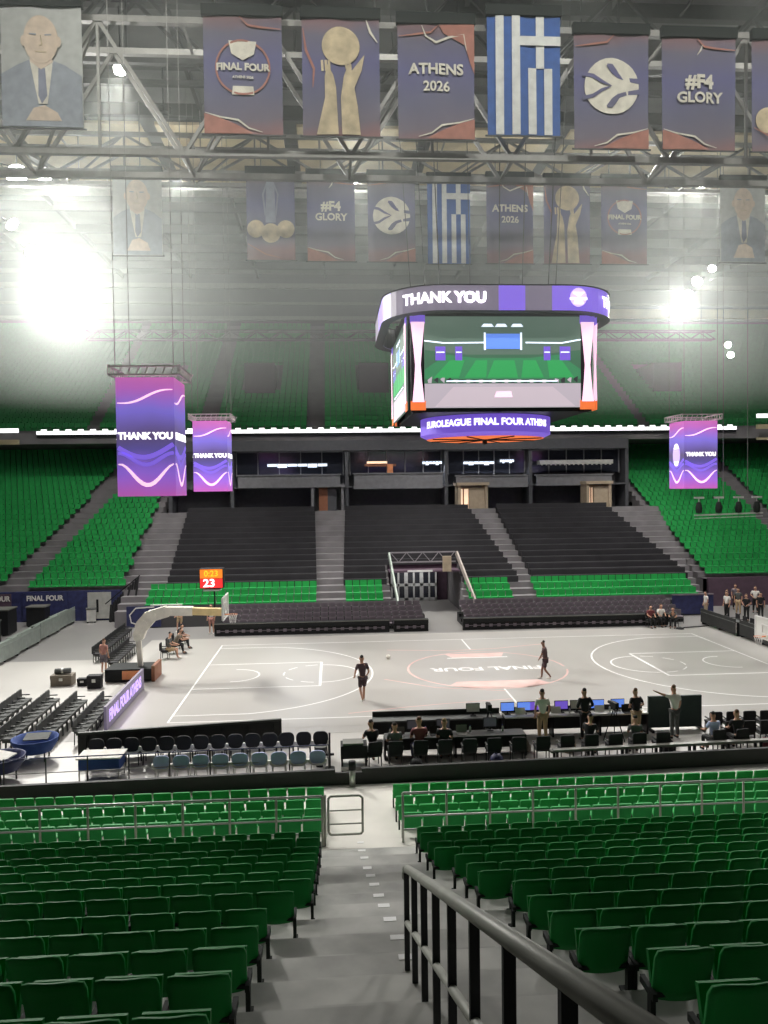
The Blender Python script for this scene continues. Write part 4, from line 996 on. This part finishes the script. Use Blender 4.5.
text('0:23', .40, e_yel, 'digits', t, lambda v: Vector((v.x, -.33, 1.76+v.y)), .015)

# ------------------------------------------------------------------ tables of the press and media
def long_table(name, lab, x0, x1, y, h_, mt, top, rz=0, back=True):
    t = thing(name, lab, 'table', (x0, y, 0), rz); L = x1-x0
    MB().b2((0, -.32, h_-.05), (L, .32, h_)).build('tabletop', top, t)
    MB().b2((0, .26, .15), (L, .30, h_+.18 if back else h_-.05)).build('front_panel', mt, t)
    n_ = max(2, int(L/1.6)+1)
    for k in range(n_): MB().b2((L*k/(n_-1)-.03, -.25, 0), (L*k/(n_-1)+.03, .2, h_-.05)).build('leg', dark, t)
    return t
long_table('press_table', 'long black press table along the near sideline, left part', -6.2, -1.6, -10.5, .80, wallblk, chair_gry)
long_table('press_table', 'long black scorer table with monitors, middle part', -1.5, 3.7, -10.5, .80, wallblk, alu)
t = thing('black_partition', 'tall black panel at the right end of the press tables', 'panel', (4.0, -10.3, 0)); MB().b2((-.1, -.05, .1), (1.9, .05, 1.25)).build('sheet', mat('dark_teal_panel', (.03, .05, .045), .7), t); MB().b2((-.1, -.4, 0), (-.02, .4, .1)).b2((1.8, -.4, 0), (1.9, .4, .1)).build('foot', dark, t)
long_table('rear_press_table', 'black rear press table before the seated staff', -5.9, -1.2, -12.25, .74, wallblk, steel_d, back=False)
for i in range(4):
    long_table('media_table', ('nearest', 'second', 'third', 'farthest')[i]+' grey fronted media table on the left floor', 0, 3.3, 0, .95, railg, railg, 0, True)
    t = [o_ for o_ in COL.objects if o_.name.startswith('media_table')][-1]; t.location = (-25.2-.15*i, 2.9+3.45*i+(.35 if i > 1 else 0), 0); t.rotation_euler = (0, 0, PI/2+.0)
    t.scale = (1, -1, 1)
for i in range(2):
    t = long_table('baseline_table', ('far', 'near')[i]+' black table of the right baseline row', 0, 4.3, 0, .85, wallblk, chair_gry); t.location = (16.4+.1*i, (6.3, 1.7)[i], 0); t.rotation_euler = (0, 0, PI/2)
# monitors
def monitor(x, y, z, scr, lab, w_=.5):
    t = thing('monitor', lab, 'monitor', (x, y, z), 0, 'monitors on press tables')
    MB().b2((-w_/2, -.02, .12), (w_/2, .02, .44)).build('casing', dark, t); MB().b2((-w_/2+.02, -.03, .14), (w_/2-.02, -.02, .42)).build('screen', scr, t)
    MB().bar((0, .01, .03), (0, .01, .14), .05).b2((-.1, -.08, 0), (.1, .08, .02)).build('stand', dark, t)
mn = 0
for x, sc_, lab in ((-2.6, whitec, 'white-backed monitor at left of blue monitors'), (-1.35, e_blue, 'blue lit monitor, first of the two left of the white-shirted person'), (-.75, e_blue, 'blue lit monitor, second of the two left of the white-shirted person'),
                    (-.3, e_pur, 'purple lit monitor left of the white-shirted person'), (.62, e_pur, 'purple lit monitor right of the white-shirted person'), (1.2, whitec, 'pale monitor between purple and blue screens'), (1.95, e_blue, 'blue monitor right of the dark standing person'), (2.7, e_blue, 'blue monitor near the right end of the table')):
    monitor(x, -10.45, .8, sc_, lab)
for i, (x, m_) in enumerate(((-5.4, chair_gry), (-4.2, dark), (-3.3, steel), (-.9, alu), (.4, alu), (2.0, whitec), (3.0, dark))):
    t = thing('laptop', 'open laptop on the tables, %s from the left' % ORD[i], 'laptop', (x, -10.7 if i > 2 else -12.3, .8 if i > 2 else .74), 0, 'laptops on press tables')
    MB().b2((-.18, -.14, 0), (.18, .12, .02)).build('keyboard_base', m_, t); MB().box((0, .17, .13), (.36, .02, .24), 0, Matrix.Rotation(-.25, 3, 'X')).build('lid', m_, t)
for i in range(2):
    t = thing('bench_rail', 'long grey %s bench rail before the parapet at right' % ('upper', 'lower')[i], 'bench', (-.6, -13.65+.35*i, .0), .0385)
    MB().b2((0, -.1, .52-.15*i), (9.5, .1, .58-.15*i)).build('slat', steel, t)
    for k in range(9): MB().b2((.1+1.15*k, -.05, 0), (.16+1.15*k, .05, .52-.15*i)).build('leg', dark, t)
for i in range(10):
    put_chair(FCb, 6.0+.62*(i % 5), -11.0-1.1*(i//5), 0, 0, 'black chair right of the tall panel, %s from left, %s row' % (ORD[i % 5], ('front', 'rear')[i//5]), 'black chairs at near right')
for i in range(12):
    put_chair(FCb, -5.6+.8*i, -13.0, 0, 0, 'black staff chair %s from left between the press tables' % ORD[i], 'staff chairs between press tables')

# far left clutter: curtain, rigs, boards
t = thing('black_curtain', 'black leaning curtain beside the left stair foot', 'curtain', (-22.0, 16.9, 0))
q = MB()
for k in range(12):
    u = k/11; q.bar((-1.0+1.6*u**2*1.0, .1*math.sin(k*2.1), 0), (-1.3+1.9*u+.4, .1*math.sin(k*2.1), 1.2+1.9*u), .16, .12)
q.build('folds', chair_blk, t); MB().bar((-1.3, 0, 1.25), (1.1, 0, 3.2), .07).build('rail', dark, t)
t = thing('advert_board', 'navy advertising board with pale curved outline beside the black curtain', 'board', (-19.9, 14.0, 0))
MB().b2((-1.2, -.05, .1), (1.0, .05, 1.45)).build('panel', navy, t); MB().stripe([(.6, 1.4), (-.6, 1.35), (-1.0, .9), (-.9, .4), (-.3, .2), (.3, .18)], .08, -.055, .01).build('curved_line', whitec, t)
for i, (x, m_, w_, lab) in enumerate(((-23.9, alu, 1.6, 'pale grey door panel in the wall under the left green stand'), (-27.6, navy, 3.0, 'navy banner board with pale writing under the left green stand'), (-31.2, plum, 2.6, 'purple banner board under the left green stand, nearest the left edge'))):
    t = thing('wall_board', lab, 'board', (x, 17.6, 0)); MB().b2((-w_/2, -.05, .15), (w_/2, .03, 2.0)).build('panel', m_, t)
    if i: text('FINAL FOUR', .5, whitec, 'lettering', t, lambda v: Vector((v.x*.9, -.07, 1.65+v.y)), .03)
    else: MB().b2((-.2, -.08, .6), (-.05, -.05, 1.5)).build('handle', dark, t)
t = thing('wall_strip', 'navy wall hanging at the right end of the far stand', 'board', (17.2, 13.9, 0)); MB().b2((-1.5, -.05, .1), (1.4, .05, 1.45)).build('panel', navy, t); MB().b2((-1.5, -.08, 1.4), (1.4, .08, 1.5)).build('top_edge', chair_far, t)
for i, (x, y, w_, d_, h_) in enumerate(((-29.5, 13, 3, 1.4, 1.6), (-28.4, 9.5, 2.0, 1.2, 1.3), (-30.5, 10.5, 2.2, 1.5, 2.2), (-27.5, 16, 1.2, 1, 1.3), (-24.3, 17.0, .6, .6, .9), (-31.5, 16, 1.8, 1.2, 2.4))):
    t = thing('equipment_rack', ('wide black production desk at far left', 'black desk with grey lid before the wide production desk', 'tall black rack at the left edge', 'black trunk below the navy banner board', 'small grey stool under the left stand', 'tall rack with pale top by left wall')[i], 'equipment', (x, y, 0), .3*(i % 3))
    MB().b2((-w_/2, -d_/2, .08), (w_/2, d_/2, h_)).build('cabinet', dark if i != 4 else alu, t); MB().b2((-w_/2-.04, -d_/2-.04, h_), (w_/2+.04, d_/2+.04, h_+.08)).build('top_board', (steel, chair_gry, dark)[i % 3] if i != 5 else whitec, t)
    for sx in (-1, 1): MB().b2((sx*w_*.4-.06, -d_/2-.03, 0), (sx*w_*.4+.06, d_/2+.03, .08)).build('foot', rubber, t)

# ================================================================== PEOPLE
def skinned(name, nodes, edges, m_, parent, sub=1):
    me = bpy.data.meshes.new(name); me.from_pydata([n_[0] for n_ in nodes], edges, []); me.materials.append(m_)
    o_ = bpy.data.objects.new(name, me); COL.objects.link(o_); o_.parent = parent
    sk = o_.modifiers.new('skin', 'SKIN'); sk.use_smooth_shade = True
    if not me.skin_vertices: me.skin_vertices.new()
    for i, n_ in enumerate(nodes):
        r = n_[1]; me.skin_vertices[0].data[i].radius = (r, r) if not isinstance(r, tuple) else r
        me.skin_vertices[0].data[i].use_root = (i == 0)
    ss = o_.modifiers.new('sub', 'SUBSURF'); ss.levels = sub; ss.render_levels = sub
    return o_
def person(lab, x, y, rz, pose='stand', shirt=dark, pants=dark, hairm=hair, skinm=skin, h=1.78, z=0, shorts=False, long_sleeve=False):
    t = thing('person', lab, 'person', (x, y, z), rz); t.scale = (h/1.78,)*3
    V = Vector
    # facing local +y
    pz = {'stand': .95, 'walk': .93, 'sit': .52, 'lean': .52, 'point': .95, 'back': .95}[pose]
    lean = {'stand': 0, 'walk': .06, 'sit': .06, 'lean': .30, 'point': .02, 'back': .02}[pose]
    P = V((0, 0, pz)); SPN = P+V((0, lean*.4, .23)); CH = P+V((0, lean*.85, .44)); NK = P+V((0, lean+.01, .60)); H0 = NK+V((0, .015+lean*.1, .075)); H1 = H0+V((0, .01, .085)); H2 = H1+V((0, -.005, .075))
    J = {}
    for s, n_ in ((-1, 'L'), (1, 'R')):
        hip = P+V((s*.095, 0, -.03)); sh = CH+V((s*.185, 0, .07))
        if pose in ('sit', 'lean'):
            kn = V((s*.14, .42, .50)); an = V((s*.13, .42+(.08 if s > 0 else -.02), .09))
        elif pose == 'walk':
            kn = P+V((s*.10, .16 if s > 0 else .02, -.44)); an = kn+V((0, .02 if s > 0 else -.28, -.41 if s > 0 else -.33))
        else: kn = P+V((s*.105, .02, -.45)); an = V((s*.12, -.02, .09))
        if pose in ('sit', 'lean'): el = sh+V((s*.05, .10+lean*.3, -.25)); wr = el+V((-s*.06, .22, -.05 if pose == 'sit' else .02))
        elif pose == 'walk': el = sh+V((s*.06, -.1*s, -.26)); wr = el+V((0, .14+.05*s, -.16))
        elif pose == 'point' and s < 0: el = sh+V((s*.22, .10, .06)); wr = el+V((s*.2, .06, .10))
        elif pose == 'back': el = sh+V((s*.12, -.05, -.24)); wr = el+V((-s*.12, .16, -.08))
        else: el = sh+V((s*.06, -.01, -.27)); wr = el+V((-s*.01, .08, -.23))
        J[n_] = (hip, kn, an, sh, el, wr)
    N = [(P, .115), (SPN, .105), (CH, .125), (NK, .052), (H0, .072), (H1, .092), (H2, .072)]; E_ = [(0, 1), (1, 2), (2, 3), (3, 4), (4, 5), (5, 6)]
    def add(p_, r, par): N.append((p_, r)); E_.append((par, len(N)-1)); return len(N)-1
    add(H1+V((0, .115, -.015)), .014, 5)
    for s in (-1, 1): add(H1+V((s*.10, 0, -.01)), .016, 5)
    shoes = []
    for n_, s in (('L', -1), ('R', 1)):
        hip, kn, an, sh, el, wr = J[n_]
        a = add(hip, .088, 0); b_ = add((hip+kn)/2, .078, a); c_ = add(kn, .056, b_); d_ = add((kn*.6+an*.4), .055, c_); e_ = add(an, .036, d_)
        ft = V((an.x, an.y+.16, max(.035, an.z-.05))); add(ft, .034, e_); shoes.append((an, ft))
        a = add(sh, .060, 2); b_ = add(el, .042, a); c_ = add((el+wr)/2, .038, b_); d_ = add(wr, .027, c_)
        dr = (wr-el).normalized(); sd = dr.cross(V((0, 0, 1))); sd = sd.normalized() if sd.length > .1 else V((0, 1, 0))
        pm = add(wr+dr*.06, .030, d_)
        for f_, ln in ((-.028, .075), (-.009, .088), (.010, .082), (.028, .065)):
            k_ = add(wr+dr*.105+sd*f_*1.2, .0095, pm); add(wr+dr*(.105+ln*.55)+sd*f_*1.3+V((0, 0, -.018)), .008, k_)
        k_ = add(wr+dr*.045-sd*.045*s, .011, d_); add(wr+dr*.085-sd*.062*s, .009, k_)
    body = skinned('body', N, E_, skinm, t)
    # clothing follows the same joints
    N = [(P+V((0, 0, -.02)), .138), (SPN, .128), (CH, .148), (CH+V((0, 0, .085)), .095)]; E_ = [(0, 1), (1, 2), (2, 3)]
    for n_ in 'LR':
        hip, kn, an, sh, el, wr = J[n_]; a = add(sh, .078, 2); b_ = add(sh.lerp(el, .75), .060, a)
        if long_sleeve: b_ = add(el, .056, b_); add(el.lerp(wr, .9), .043, b_)
    skinned('shirt', N, E_, shirt, t)
    N = [(P+V((0, 0, .02)), .130)]; E_ = []
    for n_ in 'LR':
        hip, kn, an, sh, el, wr = J[n_]; a = add(hip, .108, 0); b_ = add((hip+kn)/2, .095, a)
        if shorts: add(hip.lerp(kn, .85), .092, b_)
        else: c_ = add(kn, .076, b_); d_ = add(kn.lerp(an, .5), .066, c_); add(kn.lerp(an, .95), .054, d_)
    skinned('shorts' if shorts else 'trousers', N, E_, pants, t)
    for an, ft in shoes:
        skinned('shoe', [(an+V((0, -.02, -.045)), .05), (an.lerp(ft, .6)+V((0, 0, -.01)), .046), (ft+V((0, .05, 0)), .036)], [(0, 1), (1, 2)], whitec if shorts else dark, t)
    skinned('hair', [(H1+V((0, -.03, .0)), .095), (H2+V((0, -.012, .015)), .083), (H2+V((0, .04, .012)), .055)], [(0, 1), (1, 2)], hairm, t)
    return t
# players
person('player in dark shorts and shirt walking across the left court', -6.35, -5.3, .3, 'walk', mat('faded_plum', (.06, .035, .04), .8), mat('faded_plum2', (.05, .03, .035), .8), hair, skin, 1.92, shorts=True)
person('player in dark kit standing at right of centre court', 2.26, -2.5, 1.2, 'walk', mat('plum_kit', (.10, .06, .06), .8), mat('plum_kit2', (.06, .035, .04), .8), hair, brown, 1.8, shorts=True)
# near sideline people
person('dark clothed seated person leaning over the left end of the press table', -6.3, -12.95, .2, 'lean', dark, dark, hair, skin, 1.8)
put_chair(FCb, -6.3, -13.0, 0, .2, 'black chair at far left of the press area', None)
for q_, (x, y) in enumerate(((5.1, -12.95), (5.9, -12.95))): put_chair(FCb, x, y, 0, .1, ('black chair under the person in pale blue top', 'black chair under the person seated before tall black panel')[q_], None)
for q_, (x, y) in enumerate(((12.5, 10.0), (13.3, 10.25), (13.95, 9.75))): put_chair(FCb, x, y, 0, PI, 'black chair under one of three seated people right of far chairs, %s from the left' % ORD[q_], None)
person('person in maroon top with long hair sitting at the press table', -4.8, -12.95, .1, 'sit', redc, navy, hair_b, skin, 1.95, 0, long_sleeve=False)
person('person in black with fair hair seated right of the maroon top', -4.0, -12.95, -.2, 'sit', dark, dark, mat('fair_hair', (.32, .22, .12), .7), skin, 1.85)
person('person in grey behind the first press table monitor', -5.6, -12.95, .1, 'sit', chair_gry, dark, hair, skin, 1.75)
person('standing person in white shirt and khaki trousers, arms down, beside purple monitors', -.3, -11.3, .05, 'stand', whitec, khaki, hair, skin, 1.85)
person('seated person in black leaning forward right of the white shirt', 0.8, -12.9, -.5, 'lean', dark, dark, hair, skin, 1.75)
person('standing person in black seen behind the middle monitors', 1.25, -11.2, .2, 'back', dark, dark, hair, skin, 1.8, long_sleeve=True)
person('standing person in dark top and tan trousers by the right monitors', 3.1, -11.2, .3, 'back', dark, khaki, hair_b, skin, 1.75)
person('person in white t-shirt pointing toward the court', 4.45, -11.3, .3, 'point', whitec, chair_gry, hair_b, skin, 1.85)
person('seated person in pale blue top near tall black panel', 5.1, -12.9, .2, 'sit', chair_blu, dark, hair, skin, 1.75)
person('seated person in black before tall black panel', 5.9, -12.9, .0, 'sit', dark, dark, hair_b, skin, 1.8)
person('seated person in grey top at the right of the press row', 2.4, -12.9, -.2, 'sit', chair_gry, dark, hair, skin, 1.7)
# under the left basket
person('person in dark shirt and pale trousers sitting under the basket arm, legs out', -16.4, 4.3, -PI/2, 'sit', chair_gry, khaki, hair, skin, 1.85, shorts=True)
person('person in brown top sitting under the basket arm, second from near', -16.35, 5.65, -PI/2, 'lean', box_m, dark, hair, skin, 1.8)
person('person in black sitting under the basket arm, farthest', -16.3, 7.0, -PI/2, 'sit', dark, dark, hair, skin, 1.8)
person('person in pink top standing behind the left basket base', -18.9, 1.2, -.4, 'stand', mat('rose_cloth', (.45, .22, .18), .8), chair_far, hair_b, skin, 1.7, shorts=True)
person('player in white shirt standing at left end of the far chairs', -15.2, 11.4, 2.9, 'stand', whitec, mat('rose_cloth', (.45, .22, .18), .8), hair, skin, 1.85, shorts=True)
person('person in orange top standing behind the shot clock', -17.4, 12.6, 2.9, 'walk', orange, khaki, hair, skin, 1.75, shorts=True)
# right end of the far chairs and right baseline
person('person in dark top seated at right end of the far chairs, left of two', 12.5, 10.0, PI, 'sit', redc, dark, hair, skin, 1.8)
person('person with pale shirt seated at right end of the far chairs, right of two', 13.3, 10.3, PI, 'sit', whitec, dark, hair_b, skin, 1.8)
person('person lying back in dark clothes on the last far chair', 13.9, 9.7, 2.6, 'lean', chair_gry, dark, hair, skin, 1.7)
for i, (x, y, sm, pm, ps, lab) in enumerate(((17.6, 12.9, whitec, tan, 'stand', 'pale clothed person standing at far right corner by navy hanging'), (19.3, 13.3, dark, dark, 'stand', 'dark clothed person left in the far right group, nearest the navy hanging'),
        (18.7, 12.2, whitec, dark, 'stand', 'person in white top at the left front of the far right group'), (19.5, 11.2, dark, dark, 'back', 'person in black top at front middle of the far right group'),
        (20.4, 13.9, chair_gry, khaki, 'stand', 'person in grey top and khaki trousers in the far right group'), (21.9, 14.4, whitec, dark, 'back', 'person in white top at the rear right of the far right group'), (20.8, 11.8, dark, dark, 'stand', 'dark clothed person at the right end of the far right group'), (21.3, 16.0, chair_far, dark, 'stand', 'person in purple grey top farthest back in the far right group'))):
    person(lab, x, y, PI/2+.2*i, ps, sm, pm, (hair, hair_b)[i % 2], skin, 1.75+.03*(i % 3))
for k in range(9): put_chair(FCb, 17.5, 2.2+.85*k, 0, PI/2, 'black chair behind right baseline tables, %s from the near end' % ORD[k], 'chairs behind right baseline tables')
put_chair(FCb, 22.2, 20.4, 2.6, PI, 'single dark chair standing among right green seats', None)
t = thing('floor_cable_stand', 'small dark microphone stand lying on the floor right of court', 'stand', (15.0, 9.0, 0)); MB().tube((-1.0, 0, .08), (1.0, .3, .12), .04).build('boom', dark, t); MB().lathe([(.01, 0), (.25, 0), (.22, .1), (.02, .16)], (-1.0, 0, 0), 12).build('base', dark, t)
t = thing('basketball', 'small pale ball resting on the left court', 'ball', (-4.7, 2.7, .015)); MB().lathe([(.12*math.sin(a_*PI/10)+.0005, .12-.12*math.cos(a_*PI/10)) for a_ in range(11)], n=16).build('skin', arm_w, t, True); MB().lathe([(.121, .115), (.121, .125)], n=16).build('seam', dark, t)

# ------------------------------------------------------------------ small things around the press tables
for i, (x, y, m_, lab) in enumerate(((-5.0, -13.65, chair_blk, 'black backpack on the floor behind maroon top person'), (-2.4, -13.5, navy, 'navy backpack on the floor at right end of rear press table'), (-1.2, -12.1, box_m, 'brown bag on floor left of the white-shirted person'),
        (.3, -12.3, tan, 'tan bag on the floor right of the white-shirted person'), (3.6, -12.6, chair_blk, 'black bag on the floor before the pointing person'), (6.9, -12.9, redc, 'dark red bag by the black chairs at right'))):
    t = thing('backpack', lab, 'bag', (x, y, 0), .4*i)
    MB().lathe([(.01, 0), (.19, .02), (.22, .15), (.20, .34), (.12, .44), (.01, .46)], n=12).build('body', m_, t, True)
    MB().box((0, -.21, .16), (.24, .08, .2)).build('front_pocket', m_, t); MB().path([(-.06, 0, .44), (-.04, 0, .52), (.04, 0, .52), (.06, 0, .44)], .012, 6).build('handle', rubber, t)
for i, (x, y, z) in enumerate(((-5.7, -12.1, .74), (-4.5, -12.05, .74), (-3.0, -12.1, .74), (-1.9, -12.15, .74), (-.7, -10.4, .8), (.9, -10.55, .8), (2.4, -10.5, .8), (3.4, -10.6, .8))):
    t = thing('water_bottle', 'small clear water bottle, %s from the left on the press tables' % ORD[i], 'bottle', (x, y, z), 0, 'bottles on press tables')
    MB().lathe([(.005, 0), (.035, 0), (.035, .15), (.013, .19), (.013, .21)], n=10).build('body', alu, t, True); MB().tube((0, 0, .2), (0, 0, .225), .016, 8).build('cap', e_blue if False else bluec, t)
for i, (x, y, lab) in enumerate(((-2.2, -11.35, 'video camera on a tripod between press tables'), (2.15, -11.6, 'video camera on a tripod right of the dark standing person'))):
    t = thing('camera_tripod', lab, 'camera', (x, y, 0), .2*i)
    for k in range(3): MB().tube((.03*math.cos(k*2.09), .03*math.sin(k*2.09), 1.2), (.42*math.cos(k*2.09), .42*math.sin(k*2.09), 0), .018).build('leg', dark, t)
    MB().box((0, 0, 1.36), (.14, .38, .2)).tube((0, .19, 1.38), (0, .34, 1.38), .055, 12).build('camera_body', dark, t); MB().tube((0, 0, 1.18), (0, 0, 1.27), .05, 10).build('head', steel_d, t)
for i, (x, lab) in enumerate(((-4.9, 'dark monitor facing the seated staff, left on the rear press table'), (-3.9, 'dark monitor facing the seated staff, middle of rear press table'), (-2.3, 'dark monitor at right end of the rear press table'))):
    monitor(x, -12.0, .74, e_blk, lab, .46)
